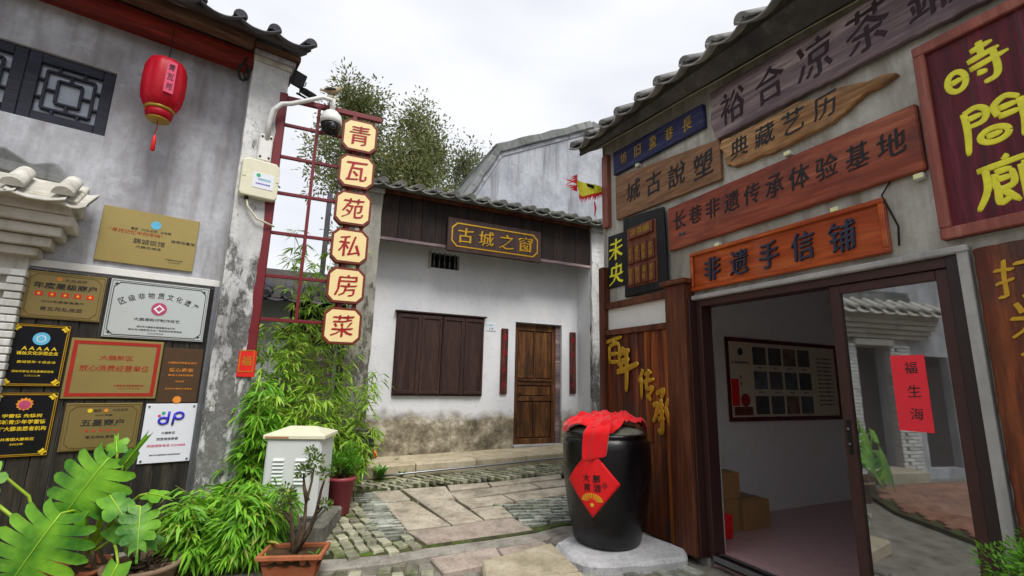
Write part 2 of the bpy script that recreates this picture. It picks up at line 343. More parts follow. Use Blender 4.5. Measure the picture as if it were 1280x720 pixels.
def box(name, mat, parent, x0, x1, y0, y1, z0, z1, bev=.004):
    "a box as an object with its origin at the box centre"
    c = ((x0 + x1) / 2, (y0 + y1) / 2, (z0 + z1) / 2); a, b, d = abs(x1 - x0) / 2, abs(y1 - y0) / 2, abs(z1 - z0) / 2
    return MB().box(-a, a, -b, b, -d, d).build(name, mat, parent, bev, c)
def rough_edges(me, amt, seed=0, sc_=9.):
    from mathutils import noise as nz_
    for v in me.vertices:
        n = nz_.noise_vector(v.co * sc_ + Vector((seed, seed * 2.3, 0))); v.co += n * amt
# ---------------------------------------------------------------- lettering
_gc = {}
def glyphs(s, off, res=2):
    k = (s, off)
    if k in _gc: return _gc[k]
    cu = bpy.data.curves.new('t', 'FONT'); cu.body = s; cu.size = 1; cu.extrude = .5; cu.offset = off; cu.resolution_u = res
    o = bpy.data.objects.new('t', cu); COL.objects.link(o); bpy.context.view_layer.update()
    me = bpy.data.meshes.new_from_object(o.evaluated_get(bpy.context.evaluated_depsgraph_get()))
    v = np.empty(len(me.vertices) * 3, 'f'); me.vertices.foreach_get('co', v); v = v.reshape(-1, 3)
    fs = [tuple(p.vertices) for p in me.polygons]
    bpy.data.objects.remove(o); bpy.data.curves.remove(cu); bpy.data.meshes.remove(me)
    _gc[k] = (v, fs); return _gc[k]
def lettering(parent, s, x, z, w_, h_, y, mat, depth=.003, style='print', off=.006, name='lettering', rot=0, fit=True):
    """text centred on x, z of the parent's local wall plane, standing depth proud of y (towards the viewer, -y)"""
    V = []; Fs = []
    copies = [(0, 0, off)] if style == 'print' else [(t * .024, t * .015, -.012) for t in (-1, 0, 1)]
    for i, (dx, dz, of) in enumerate(copies):
        v, f = glyphs(s, of); v = v.copy(); v[:, 0] += dx; v[:, 1] += dz
        v[:, 2] = np.where(v[:, 2] > 0, 1 - i * .06, 0)
        n = sum(len(q) for q in V); V.append(v); Fs += [tuple(a + n for a in q) for q in f]
    v = np.concatenate(V)
    if style == 'brush':
        X, Y = v[:, 0].copy(), v[:, 1].copy()
        v[:, 0] += .014 * np.sin(Y * 9 + X * 3) + .05 * Y; v[:, 1] += .018 * np.sin(X * 7 + 1) + .05 * (X % 1.0 - .5)
    lo, hi = v.min(0), v.max(0); sz = hi - lo; c = (lo + hi) / 2
    sx, sz_ = w_ / sz[0], h_ / sz[1]
    if not fit: sx = sz_ = min(sx, sz_)
    a = (v[:, 0] - c[0]) * sx; b = (v[:, 1] - c[1]) * sz_
    ca, sa = math.cos(rot), math.sin(rot)
    out = np.stack([a * ca - b * sa, -v[:, 2] * depth, a * sa + b * ca], 1)
    me = bpy.data.meshes.new(name); me.from_pydata(out.tolist(), [], Fs); me.materials.append(M[mat])
    return link(name, me, parent, (x, y, z))
def characters(parent, s, pts, size, y, mat, depth=.004, style='brush', **k):
    for ch, (x, z) in zip(s, pts):
        sx, sz = size if isinstance(size, tuple) else (size, size)
        lettering(parent, ch, x, z, sx, sz, y, mat, depth, style, name='character', **k)
def smooth_path(pts, k=5):
    P = [Vector(p) for p in pts]; out = []
    if len(P) == 2: return [P[0].lerp(P[1], i / 4) for i in range(5)]
    for i in range(len(P) - 1):
        a, b, c, d = P[max(i - 1, 0)], P[i], P[i + 1], P[min(i + 2, len(P) - 1)]
        for j in range(k):
            t = j / k; out.append(.5 * ((2 * b) + (c - a) * t + (2 * a - 5 * b + 4 * c - d) * t * t + (3 * b - a - 3 * c + d) * t ** 3))
    return out + [P[-1]]
def ell(cx, cz, rx, rz, n=14): return [(cx + rx * math.cos(6.2832 * k / n), cz + rz * math.sin(6.2832 * k / n)) for k in range(n + 1)]
HAND = {
 '時': [ell(.17, .33, .15, .21), [(.07, .32), (.27, .36)], [(.60, .97), (.61, .62)], [(.45, .82), (.80, .87)], [(.38, .62), (.88, .70)], [(.40, .45), (1.0, .54)], [(.78, .66), (.81, .3), (.76, .12), (.58, .08)], [(.50, .32), (.66, .30)]],
 '間': [[(.1, .9), (.12, .5), (.08, .0)], [(.1, .88), (.30, .94), (.44, .82), (.38, .62), (.13, .58)], [(.14, .74), (.38, .77)], [(.93, .82), (.95, .4), (.90, .06)], [(.60, .6), (.56, .82), (.74, .95), (.93, .84)], [(.62, .74), (.9, .76)], [(.6, .58), (.92, .60)], ell(.5, .27, .21, .14), [(.38, .26), (.62, .29)]],
 '廊': [[(.50, 1.0), (.58, .94)], [(.1, .83), (.98, .91)], [(.22, .83), (.21, .42), (.03, .04)], [(.35, .72), (.60, .74)], [(.35, .7), (.36, .40), (.59, .44), (.59, .72)], [(.36, .57), (.58, .59)], [(.36, .42), (.36, .12), (.52, .20)], [(.44, .34), (.64, .08)], [(.73, .76), (.74, .4), (.73, .03)], [(.73, .76), (.93, .74), (.82, .56), (.96, .42), (.88, .28), (.77, .34)]],
 '百': [[(.0, .84), (.5, .92), (1.0, .99)], [(.52, .9), (.38, .70)], [(.2, .70), (.22, .05)], [(.2, .68), (.78, .75), (.80, .12), (.70, .06)], [(.26, .40), (.74, .43)], [(.26, .12), (.74, .14)]],
 '年': [[(.34, 1.0), (.24, .88), (.06, .78)], [(.26, .87), (.62, .93)], [(.20, .67), (.60, .73)], [(.22, .68), (.18, .48)], [(.0, .44), (.4, .50), (1.0, .63)], [(.46, .92), (.46, .5), (.42, .0)]],
 '传': [[(.32, 1.0), (.22, .82), (.03, .60)], [(.2, .74), (.2, .05)], [(.42, .84), (.86, .90)], [(.34, .60), (1.0, .70)], [(.68, 1.0), (.50, .42), (.88, .44), (.62, .16)], [(.52, .22), (.76, .03)]],
 '承': [[(.22, .86), (.64, .95), (.46, .76)], [(.46, .76), (.50, .3), (.44, .03), (.26, .10)], [(.33, .60), (.62, .63)], [(.31, .46), (.63, .49)], [(.28, .31), (.64, .34)], [(.0, .60), (.27, .63), (.16, .4), (.0, .24)], [(.92, .76), (.70, .58)], [(.70, .60), (.84, .38), (1.0, .22), (1.04, .34)]],
}
def hand(parent, ch, x, z, w_, h_, y, mat, wt=.045, depth=.5):
    "a hand painted character: every stroke a flattened, tapering ribbon"
    m = MB()
    for st in HAND[ch]:
        pts = smooth_path([((a - .5) * w_, 0, (b - .5) * h_) for a, b in st]); n = len(pts); closed = (pts[0] - pts[-1]).length < 1e-4
        rad = [wt * (w_ + h_) / 2 * (1 if closed else (.72 + .5 * math.sin(math.pi * (.15 + .8 * i / (n - 1))) * .7) * (1.1 if i < 2 else (.62 if i == n - 1 else 1))) for i in range(n)]
        k = len(m.v); m.tube(pts, rad, 10)
        for i in range(k, len(m.v)): m.v[i] = (m.v[i][0], m.v[i][1] * depth, m.v[i][2])
    return m.build('character', mat, parent, loc=(x, y, z))
def ring2d(parent, w_, h_, t, y, mat, name='border', depth=.003, cut=0):
    m = MB(); a, b = w_ / 2, h_ / 2
    def oct_(a, b, c): return [(-a + c, -b), (a - c, -b), (a, -b + c), (a, b - c), (a - c, b), (-a + c, b), (-a, b - c), (-a, -b + c)]
    o, i = oct_(a, b, cut + .0005), oct_(a - t, b - t, max(cut - t * .4, 0) + .0005); n = 8
    vs = [(p[0], y, p[1]) for p in o + i] + [(p[0], y - depth, p[1]) for p in o + i]
    fs = []
    for k in range(n):
        j = (k + 1) % n
        fs += [(16 + k, 16 + j, 24 + j, 24 + k), (k, j, 16 + j, 16 + k), (8 + k, 24 + k, 24 + j, 8 + j)]
    m.add(vs, fs); return m.build(name, mat, parent)
def disc(parent, x, z, r, y, mat, name='emblem', depth=.003, n=28, star=0, r2=.5):
    p = [(math.sin(2 * math.pi * k / n) * (r if not star or k % 2 == 0 else r * r2), math.cos(2 * math.pi * k / n) * (r if not star or k % 2 == 0 else r * r2)) for k in range(n)]
    return MB().prism(p, 0, -depth).build(name, mat, parent, loc=(x, y, z))
# ---------------------------------------------------------------- ground and paving
def gz(x, y):
    z = min(max(-.303 + .0112 * x + .0696 * y, -.1), .75)
    yl = (x - 1.803) * .9033 + (y - 4.504) * .4289   # metres behind the shop front
    if yl > .15 and x > 1.3: z = min(z, -.02)
    return z
xs = [-300, -60, -20, -8] + [-6 + .4 * i for i in range(31)] + [8, 20, 60, 300]; ys = [-300, -60, -20, -8] + [-4 + .4 * i for i in range(36)] + [12, 16, 40, 300]
mb = MB(); vs = [(x, y, gz(x, y) - .085) for y in ys for x in xs]; nx = len(xs)
mb.add(vs, [(j * nx + i, j * nx + i + 1, (j + 1) * nx + i + 1, (j + 1) * nx + i) for j in range(len(ys) - 1) for i in range(nx - 1)])
o = mb.build('ground', 'ground'); meta(o, kind='structure')
def inside(p, poly):
    x, y = p; r = False; j = len(poly) - 1
    for i in range(len(poly)):
        xi, yi = poly[i]; xj, yj = poly[j]
        if (yi > y) != (yj > y) and x < (xj - xi) * (y - yi) / (yj - yi) + xi: r = not r
        j = i
    return r
def sheet(poly, top, bot, name, mat, parent=None, bev=.006, jitter=0, inset=0):
    cx = sum(p[0] for p in poly) / len(poly); cy = sum(p[1] for p in poly) / len(poly)
    if inset:
        q = []
        for p in poly:
            d = Vector((p[0] - cx, p[1] - cy)); l = d.length; d *= max(0, (l - inset) / l); q.append((cx + d.x, cy + d.y))
        poly = q
    z0 = gz(cx, cy); t = random.uniform(-jitter, jitter)
    tilt = (random.uniform(-.02, .02), random.uniform(-.02, .02)) if jitter else (0, 0)
    n = len(poly); a = [(p[0] - cx, p[1] - cy, gz(*p) - z0 + top + t + tilt[0] * (p[0] - cx) + tilt[1] * (p[1] - cy)) for p in poly]
    b = [(p[0] - cx, p[1] - cy, gz(*p) - z0 + bot) for p in poly]
    m = MB().add(a + b, [tuple(range(n)), tuple(range(2 * n - 1, n - 1, -1))] + [(i, i + n, (i + 1) % n + n, (i + 1) % n) for i in range(n)])
    return m.build(name, mat, parent, bev, (cx, cy, z0))
paving = thing('pavement', None, None, kind='structure')
edge = [(-2.9, 4.2), (-1.9, 4.32), (-1.365, 4.403), (-.977, 4.502), (-.72, 4.62), (-.2, 4.8), (.274, 5.0), (.6, 5.2), (1.9, 5.6)]
sheet(edge + [(4.2, 7.5), (3.4, 9.4), (-2.0, 7.2), (-4.5, 8.2), (-4.2, 5.2)], -.014, -.12, 'mortar_bed', 'moss', paving, .01)
slabs = dict(P1=[(-1.673, 6.171), (-1.344, 6.248), (-1.127, 5.884), (-1.411, 5.762)], P2=[(-1.404, 5.739), (-1.092, 5.844), (-.553, 5.096), (-.966, 4.945)],
 P3=[(-1.03, 5.823), (-.625, 5.878), (-.235, 5.266), (-.544, 5.114)], P4a=[(-1.321, 6.258), (-.793, 6.432), (-.602, 5.911), (-1.05, 5.87)],
 P4b=[(-.776, 6.432), (-.274, 6.604), (-.219, 6.435), (-.715, 6.208)], P5=[(-.707, 6.164), (.285, 6.565), (.421, 6.364), (-.584, 5.912)],
 P6=[(-.257, 6.625), (.749, 7.032), (.751, 6.839), (-.202, 6.446)], P7=[(.304, 6.586), (.854, 6.834), (.834, 6.523), (.441, 6.375)],
 P8=[(-.579, 5.871), (-.062, 6.091), (.087, 5.871), (-.406, 5.623)], P9=[(-.046, 6.1), (.914, 6.524), (.892, 6.2), (.105, 5.888)],
 P10=[(-.398, 5.587), (-.06, 5.725), (.078, 5.354), (-.23, 5.266)], P11=[(-.955, 4.917), (-.54, 5.079), (-.233, 5.241), (.083, 5.328), (.274, 5.03), (-.721, 4.65)],
 P14=[(.86, 6.82), (1.7, 7.2), (1.9, 6.9), (.95, 6.5)], P15=[(.9, 7.1), (1.9, 7.5), (1.95, 7.25), (.9, 6.87)])
for k, p in slabs.items(): sheet(p, 0, -.06, 'paving_stone', 'slab' if k != 'P11' else 'slab_pink', paving, .006, .003, .004)
def fill(poly, ang, L, Wd, mat, name, limit=300, gap=.012, jit=.006, top=0, run=.5, mixed=None):
    """rows of small pavers laid at angle ang inside a polygon"""
    global _npv
    c, s = math.cos(ang), math.sin(ang); P = [(x * c + y * s, -x * s + y * c) for x, y in poly]
    u0, u1 = min(p[0] for p in P), max(p[0] for p in P); v0, v1 = min(p[1] for p in P), max(p[1] for p in P)
    proto = None; v = v0; row = 0
    protos = []
    for _ in range(4):
        m = MB().box(-L / 2 + gap / 2, L / 2 - gap / 2, -Wd / 2 + gap / 3, Wd / 2 - gap / 3, -.05, 0).mesh(name, mat, .005)
        rough_edges(m, .007, random.random() * 9, 11); protos.append(m)
    while v < v1:
        u = u0 + (L * run if row % 2 else 0) + random.uniform(-.02, .02)
        while u < u1:
            x, y = u * c - v * s, u * s + v * c
            if inside((x, y), poly):
                me = random.choice(protos)
                o = link(name, me, paving, (x + random.uniform(-jit, jit), y + random.uniform(-jit, jit), gz(x, y) + top + random.uniform(-.004, .003)))
                o.rotation_euler = (.0696 * c + random.uniform(-.015, .015), .0696 * s + random.uniform(-.015, .015), ang + random.uniform(-.06, .06))
                o.scale = (random.uniform(.86, 1.02), random.uniform(.85, 1.0), 1)
                if random.random() < .2 and mixed: o.scale[0] *= .6
            u += L
        v += Wd; row += 1
fill([(-2.05, 6.35), (-1.856, 6.002), (-1.134, 4.767), (-.882, 4.89), (-.75, 4.66), (-.977, 4.53), (-1.365, 4.43), (-1.8, 4.4), (-1.95, 4.9), (-2.1, 5.6)], R(-58), .2, .105, 'paver', 'paver')
fill([(-1.9, 6.05), (-1.62, 6.2), (-.94, 4.99), (-1.13, 4.78)], R(18), .3, .042, 'slate', 'slate', gap=.008, run=.3)
fill([(-2.1, 6.33), (-2.2, 6.75), (-1.72, 6.68), (1.9, 8.2), (1.9, 7.55), (-1.705, 6.28)], R(-52), .24, .055, 'paver', 'paver', gap=.007, run=.3)
fill([(-.04, 5.755), (.1, 5.87), (.95, 6.17), (.95, 5.4), (.275, 5.12), (.1, 5.38)], R(20), .3, .05, 'slate', 'slate', gap=.012, run=.4)
# lower level beside the gutter
LO = -.075
sheet([(-2.9, 4.1), (-1.9, 4.32), (-1.365, 4.40), (-.977, 4.50), (-.72, 4.62), (-.2, 4.80), (.274, 4.99), (.6, 5.19), (.62, 5.0), (.29, 4.8), (-.65, 4.47), (-.98, 4.32), (-1.4, 4.2), (-2.9, 3.95)], LO + .05, -.2, 'gutter', 'gutter', paving, .01)
sheet([(.27, 5.12), (.6, 5.22), (.9, 5.25), (.9, 4.8), (.46, 4.82)], -.03, -.2, 'cement_ramp', 'gutter', paving, .03)
for p in ([(-.66, 4.46), (-.1, 4.7), (.0, 4.4), (-.5, 4.19)], [(-.09, 4.7), (.27, 4.9), (.43, 4.7), (.01, 4.41)]):
    sheet([(x * 1.01, y * 1.005) for x, y in p], LO + .035, -.2, 'paving_stone', 'slab_pink', paving, .012, .002, .004)
fill([(-1.6, 4.28), (-1.1, 4.33), (-.7, 4.44), (-.52, 4.22), (-.5, 3.6), (-1.7, 3.6)], R(100), .24, .115, 'paver', 'paver', top=LO + .03, gap=.014)
fill([(-.48, 4.16), (-.22, 4.2), (-.2, 3.6), (-.48, 3.6)], R(14), .2, .11, 'paver', 'paver', top=LO + .0)
for p in ([(-.205, 4.26), (.42, 4.62), (.6, 4.1), (-.16, 3.9)], [(-.15, 3.88), (.61, 4.08), (.75, 3.5), (-.1, 3.3)]):
    sheet(p, LO + .11, -.2, 'step_stone', 'slab_light', paving, .02, .002, .006)
jp = [(.44, 4.72), (.6, 4.86), (.95, 5.0), (1.3, 5.0), (1.62, 4.62), (1.6, 4.44), (1.3, 4.35), (.99, 4.29), (.66, 4.30), (.5, 4.45)]
jp = [(x + random.uniform(-.02, .02), y + random.uniform(-.02, .02)) for (x0, y0), (x1, y1) in zip(jp, jp[1:] + jp[:1]) for x, y in ((x0, y0), (x0 * .67 + x1 * .33, y0 * .67 + y1 * .33), (x0 * .33 + x1 * .67, y0 * .33 + y1 * .67))]
o = sheet(jp, .002, -.12, 'cement_pad', 'pad', paving, .03)
fill([(.62, 4.27), (1.0, 4.26), (1.3, 4.3), (1.66, 4.4), (1.95, 3.6), (2.2, 3.0), (.8, 3.0), (.7, 3.6)], R(115), .34, .12, 'slate', 'slate', top=LO + .02, gap=.014)
# red brick paving further along the lane, seen in the door glass
fill([(-4.6, 3.05), (-3.4, 3.6), (-2.2, 3.2), (-1.2, 2.5), (-2.2, .9), (-6.0, .2), (-6.6, 1.6)], R(36.7), .22, .11, 'red_brick', 'red_brick', top=.0, gap=.01)
sheet([(-4.9, 3.0), (-3.4, 3.75), (-2.1, 3.3), (-1.0, 2.5), (-2.1, .7), (-6.2, -.2), (-6.9, 1.5)], -.03, -.09, 'brick_bed', 'moss', paving)

# ---------------------------------------------------------------- roofs of barrel tiles
def tile_meshes(sp, L, mat, r=.085, dip=.075):
    m = MB(); n = 8; vs = []
    for y, q in ((0, 1.06), (L, .92)):
        for k in range(n + 1):
            t = math.pi * k / n; vs.append((math.cos(t) * r * q, y, math.sin(t) * r * q))
        for k in range(n + 1):
            t = math.pi * k / n; vs.append((math.cos(t) * (r - .02) * q, y, math.sin(t) * (r - .02) * q - .004))
    k2 = n + 1; fs = []
    for k in range(n):
        fs += [(k, k + 1, 2 * k2 + k + 1, 2 * k2 + k), (k2 + k, 3 * k2 + k, 3 * k2 + k + 1, k2 + k + 1), (k, k2 + k, k2 + k + 1, k + 1)]
    fs += [(0, 2 * k2, 3 * k2, k2), (n, k2 + n, 3 * k2 + n, 2 * k2 + n)]
    m.add(vs, fs, True); m.add([(math.cos(math.pi * k / n) * r * 1.04, -.003, math.sin(math.pi * k / n) * r * 1.04 - .001) for k in range(n + 1)], [tuple(range(n + 1))])
    cover = m.mesh('cover_tile', mat)
    m = MB(); vs = []; h = sp / 2 + .03; n = 8
    for dz in (0, -.018):
        for y in (-.03, L):
            for k in range(n + 1):
                a = -1 + 2 * k / n; vs.append((a * h, y, (a * a - 1) * dip + dip * .45 + dz))
    k2 = n + 1; fs = []
    for k in range(n):
        fs += [(k, k + 1, k2 + k + 1, k2 + k), (2 * k2 + k, 3 * k2 + k, 3 * k2 + k + 1, 2 * k2 + k + 1), (k, 2 * k2 + k, 2 * k2 + k + 1, k + 1)]
    m.add(vs, fs, True); pan = m.mesh('pan_tile', mat)
    return cover, pan
def tile_roof(parent, x0, x1, ey, ez, slope, rows, sp, mat, base_mat, L=.34, plen=3., r=.085, under=.05):
    """roof (a child of parent) whose eave edge runs at y=ey, z=ez and rises with +y; tiles are its children"""
    ln = plen; a = math.atan(slope)
    rf = MB().box(x0, x1, 0, ln, -under, -.0).build('roof', base_mat, parent, .005, (0, ey, ez), (a, 0, 0))
    cover, pan = tile_meshes(sp, L, mat, r)
    n = int(round((x1 - x0) / sp))
    for i in range(n + 1):
        for j in range(rows):
            x = x0 + i * (x1 - x0) / n
            if i < n:
                o = link('pan_tile', pan, rf, (x + sp / 2 + random.uniform(-.01, .01), -.09 + j * L * .8, .012 + .008 * random.random()), (.03 + random.uniform(-.02, .02), random.uniform(-.03, .03), random.uniform(-.03, .03)))
            o = link('cover_tile', cover, rf, (x + random.uniform(-.012, .012), -.07 + j * L * .86 + random.uniform(-.02, .02), .03 + .006 * random.random()), (.035 + random.uniform(-.03, .03), 0, random.uniform(-.05, .05)))
    return rf
# ---------------------------------------------------------------- walls
def holed_wall(name, mat, parent, x0, x1, z0, z1, y, holes, depth=.22, bev=0):
    "a wall face at y with rectangular openings and their reveals"
    X = sorted({x0, x1, *[h[0] for h in holes], *[h[1] for h in holes]}); Z = sorted({z0, z1, *[h[2] for h in holes], *[h[3] for h in holes]})
    m = MB(); vs = [(a, y, b) for b in Z for a in X]; n = len(X); fs = []
    for j in range(len(Z) - 1):
        for i in range(n - 1):
            cx, cz = (X[i] + X[i+1]) / 2, (Z[j] + Z[j+1]) / 2
            if not any(h[0] < cx < h[1] and h[2] < cz < h[3] for h in holes): fs.append((j*n+i, j*n+i+1, (j+1)*n+i+1, (j+1)*n+i))
    m.add(vs, fs)
    for a, b, c, d in holes:
        m.add([(a, y, c), (a, y + depth, c), (a, y + depth, d), (a, y, d), (b, y, c), (b, y + depth, c), (b, y + depth, d), (b, y, d)],
              [(0, 1, 2, 3), (4, 7, 6, 5), (3, 2, 6, 7), (0, 4, 5, 1)])
    m.add([(x0, y, z1), (x1, y, z1), (x1, y + depth, z1), (x0, y + depth, z1)], [(0, 1, 2, 3)])
    return m.build(name, mat, parent)
# ======================= left house
lh = thing('corner_house', 'grey plastered house on the left with latticed window and white tiled canopy', 'house', Lf)
holed_wall('wall', 'plaster_left', lh, -9, 0, -.3, 5.35, .3, [(-2.45, -1.175, 3.735, 4.42), (-2.8, -1.98, 0, 2.28), (-4.5, -3.65, .0, 2.15)])
box('side_wall', 'plaster_left', lh, .0, .3, .5, 6, -.3, 5.2, 0)
o = MB().box(-.05, .32, 0, .5, -.3, 4.93).mesh('pillar', 'peeled')
bm = bmesh.new(); bm.from_mesh(o); bmesh.ops.subdivide_edges(bm, edges=[e for e in bm.edges if abs((e.verts[0].co - e.verts[1].co).z) > 1], cuts=60); bmesh.ops.subdivide_edges(bm, edges=[e for e in bm.edges if abs((e.verts[0].co - e.verts[1].co).z) < .01 and abs((e.verts[0].co - e.verts[1].co).x) > .2], cuts=4)
bm.to_mesh(o); bm.free(); rough_edges(o, .006, 3, 5); o.update(); link('pillar', o, lh)
MB().box(-.055, .335, -.03, .5, 4.93, 4.99).build('cornice', 'render_white', lh, .01)
MB().box(-.06, .36, -.07, .5, 4.99, 5.04).build('cornice', 'plaster_left', lh, .008)
MB().box(-.07, .40, -.12, .5, 5.04, 5.1).build('cornice', 'rafter', lh, .006)
MB().box(-9, -.052, .03, .14, 4.85, 5.03).build('beam', 'red_beam', lh, .008)
MB().box(-9, -.052, .14, .3, 4.9, 4.93).build('soffit_board', 'red_beam', lh, .004)
MB().box(-9, -.075, -.12, .02, 5.035, 5.16).build('rafter_board', 'rafter', lh, .01)
rf = tile_roof(lh, -3.35, .42, -.34, 5.09, .42, 3, .355, 'tile_dark', 'soffit', r=.062, under=.04)
MB().box(-9, -3.4, 0, 3, -.04, .05).build('roof_slope', 'tile_dark', lh, .0, (0, -.36, 5.1), (math.atan(.42), 0, 0))
# latticed window
for x0, x1 in ((-1.8, -1.18), (-2.44, -1.805)):
    wd = MB().box(x0, x0 + .09, .33, .39, 3.74, 4.415).box(x1 - .09, x1, .33, .39, 3.74, 4.415).box(x0 + .09, x1 - .09, .33, .39, 3.74, 3.83).box(x0 + .09, x1 - .09, .33, .39, 4.325, 4.415).build('window', 'window_frame', lh, .004)
    cx, cz, a, b = (x0 + x1) / 2, 4.078, (x1 - x0) / 2 - .09, .247
    g = MB()
    def bar(xa, xb, za, zb): g.box(cx + xa, cx + xb, .345, .375, cz + za, cz + zb)
    t = .011
    for q, s_ in ((.17, .19), (.085, .115)):
        bar(-q, q, s_ - t, s_ + t); bar(-q, q, -s_ - t, -s_ + t); bar(-q - t, -q + t, -s_, s_); bar(q - t, q + t, -s_, s_)
    for s_ in (-1, 1):
        bar(-t, t, *(sorted((s_ * .115, s_ * .19)))); bar(*(sorted((s_ * .085, s_ * .17))), -t, t)
        for k in (-1, 1):
            bar(*(sorted((s_ * .17, s_ * a))), k * .09 - t, k * .09 + t); bar(k * .09 - t, k * .09 + t, *(sorted((s_ * .19, s_ * b))))
    g.build('lattice', 'window_frame', wd, .002)
    MB().box(x0 + .08, x1 - .08, .385, .388, 3.8, 4.34).build('pane', 'sky_glass', wd)
# door canopy: courses, curved corbels, white barrel tiles
for z0, z1, xr, yf in ((2.79, 2.87, -1.24, -.14), (2.70, 2.79, -1.21, -.11), (2.61, 2.695, -1.28, -.05), (2.52, 2.605, -1.34, .02), (2.44, 2.515, -1.41, .08)):
    MB().box(-3.75, xr, yf, .3, z0, z1).build('cornice_course', 'render_white', lh, .014, seg=2)
cn = MB().prism([(-.22, 2.9), (.31, 3.2), (.31, 2.86), (-.14, 2.86)], -3.8, -1.2)
cn.v = [(y, x, z) for x, y, z in cn.v]; cn = cn.build('canopy_roof', 'render_white', lh, .01)
cover, pan = tile_meshes(.3, .42, 'tile_white', .068, .04)
for i in range(9):
    x = -1.29 - .3 * i
    link('cover_tile', cover, cn, (x, -.27, 2.925), (.56, 0, random.uniform(-.04, .04)))
    for q in range(3): link('pan_tile', pan, cn, (x - .15, -.27 + q * .035, 2.885 + q * .022), (.5 + .03 * q, 0, 0))
hp = pan.copy(); hp.name = 'pan_tile'
for v in hp.vertices: v.co.x = v.co.x * .5 - .03; v.co.z -= .02
for q in range(3): link('pan_tile', hp, cn, (-1.19, -.25 + q * .035, 2.885 + q * .022), (.5, .12, 0))
mn = MB().prism([(-1.9, 3.18), (-1.28, 3.14), (-1.36, 3.24), (-1.45, 3.36), (-1.62, 3.30), (-1.8, 3.4), (-3.6, 3.42), (-3.7, 3.1)], .24, .31).build('mortar_patch', 'coping', lh, .02)
rough_edges(mn.data, .02, 2, 7)
# painted brick door jambs
bk = [MB().box(-.108, .108, -.06, .06, -.028, .028).mesh('brick', 'brick_white', .006) for _ in range(4)]
hb = MB().box(-.052, .052, -.06, .06, -.028, .028).mesh('brick', 'brick_white', .006)
for b in bk: rough_edges(b, .005, random.random() * 5, 12)
for xa in (-1.97, -3.3):
    j = MB().box(xa + .01, xa + .49, .21, .31, -.2, 2.44).build('door_jamb', 'render_white', lh)
    for k in range(36):
        z = .0 + k * .0655
        if k % 2: pcs = [(xa + .11, 0), (xa + .335, 0), (xa + .5 - .04, 1)]
        else: pcs = [(xa + .055, 1), (xa + .22, 0), (xa + .445, 1)] 
        for x, h in pcs:
            x = min(x, xa + .45); link('brick', hb if h else random.choice(bk), j, (x, .205 + random.uniform(-.006, .006), z), (0, random.uniform(-.01, .01), random.uniform(-.02, .02)))
MB().box(-2.8, -1.98, .46, .5, 0, 2.28).build('door', 'plank_brown', lh, .004)
MB().box(-4.5, -3.65, .46, .5, 0, 2.15).build('door', 'plank_brown', lh, .004)
MB().box(-2.86, -1.92, .1, .3, 2.3, 2.42).build('lintel', 'render_white', lh, .01)
MB().box(-2.9, -1.9, -.2, .35, -.2, .06).build('doorstep', 'slab_light', lh, .02)
# notice board with its frame
nb = thing('notice_board', 'dark plank notice board with grey metal edge carrying the award plaques', 'notice board', Lf, -.78, .28, 0)
x = -.725
for i in range(10):
    wd_ = .138 + .008 * random.random()
    if x + wd_ > .69: wd_ = .69 - x
    box('plank', 'plank_dark', nb, x + .002, x + wd_ - .004, -.022 + random.uniform(0, .004), .012, -.2, 2.355, .003); x += wd_
MB().box(.69, .735, -.05, .018, -.2, 2.38).build('edge_strip', 'alu', nb, .004)
MB().box(-.735, .73, -.012, .018, 2.382, 2.45).build('top_strip', 'white_paint', nb, .004)
MB().box(-.735, -.727, -.045, .018, -.2, 2.38).build('edge_strip', 'frame_dark', nb, .002)
MB().tube([(-.70, -.03, 2.52), (-.735, -.05, 2.4), (-.76, -.05, 2.2), (-.77, -.05, 2.05), (-.81, -.06, 2.02), (-.84, -.05, 2.08)], .009, 6).build('cable', 'off_white', nb)
# ======================= plaques
def plaque(name, label, x0, x1, z0, z1, mat, th=.018, group='award plaques on the plank notice board', y=.26, tilt=0):
    t = thing(name, label, 'plaque', Lf, (x0 + x1) / 2, y, (z0 + z1) / 2, group)
    a, b = (x1 - x0) / 2, (z1 - z0) / 2
    MB().box(-a, a, -th, .0, -b, b).build('panel', mat, t, .003)
    if tilt: t.rotation_euler = (0, tilt, t.rotation_euler[2])
    return t, -th - .0005, a, b
def fine(p, rows, y, mat='ink'):
    for s, x, z, w_, h_ in rows: o = lettering(p, s, x, z, w_, h_, y, mat, .0015, name='fine_print'); o['kind'] = 'stuff'
t, y, a, b = plaque('gold_plaque', 'large plain gold plaque on the grey wall above the notice board', -1.075, -.305, 2.51, 3.05, 'brass', .025, None, .3)
disc(t, .03, .15, .042, y, 'ink_blue')
fine(t, [('美团（大众点评）必吃榜', 0.0, .085, .32, .028), ('推荐观看馆', .27, .012, .2, .03), ('大鹏古城店', 0, -.09, .2, .026), ('中国饭店业协会', .22, -.18, .14, .014), ('二〇二三年', .22, -.205, .1, .012)], y)
lettering(t, '“寻找记忆中的年味”', -.11, .045, .42, .042, y, 'ink_red', .0015, 'brush'); lettering(t, '鹏城饭馆', 0, -.035, .25, .052, y, 'ink', .0015)
t, y, a, b = plaque('gold_plaque', 'gold plaque with five red boxed stars at the top left of the notice board', -1.485, -.948, 1.925, 2.343, 'brass2')
ring2d(t, 2 * a - .02, 2 * b - .02, .004, y, 'brass_dark'); ring2d(t, 2 * a - .06, 2 * b - .05, .005, y, 'brass_dark', cut=.04)
disc(t, -.05, .15, .018, y, 'ink_orange'); fine(t, [('大众点评', .06, .145, .15, .028), ('2023年度美食商户', 0, -.055, .28, .022), ('青瓦苑私房菜', 0, -.12, .28, .036)], y)
lettering(t, '年度星级商户', 0, .085, .42, .056, y, 'ink', .002, off=.02)
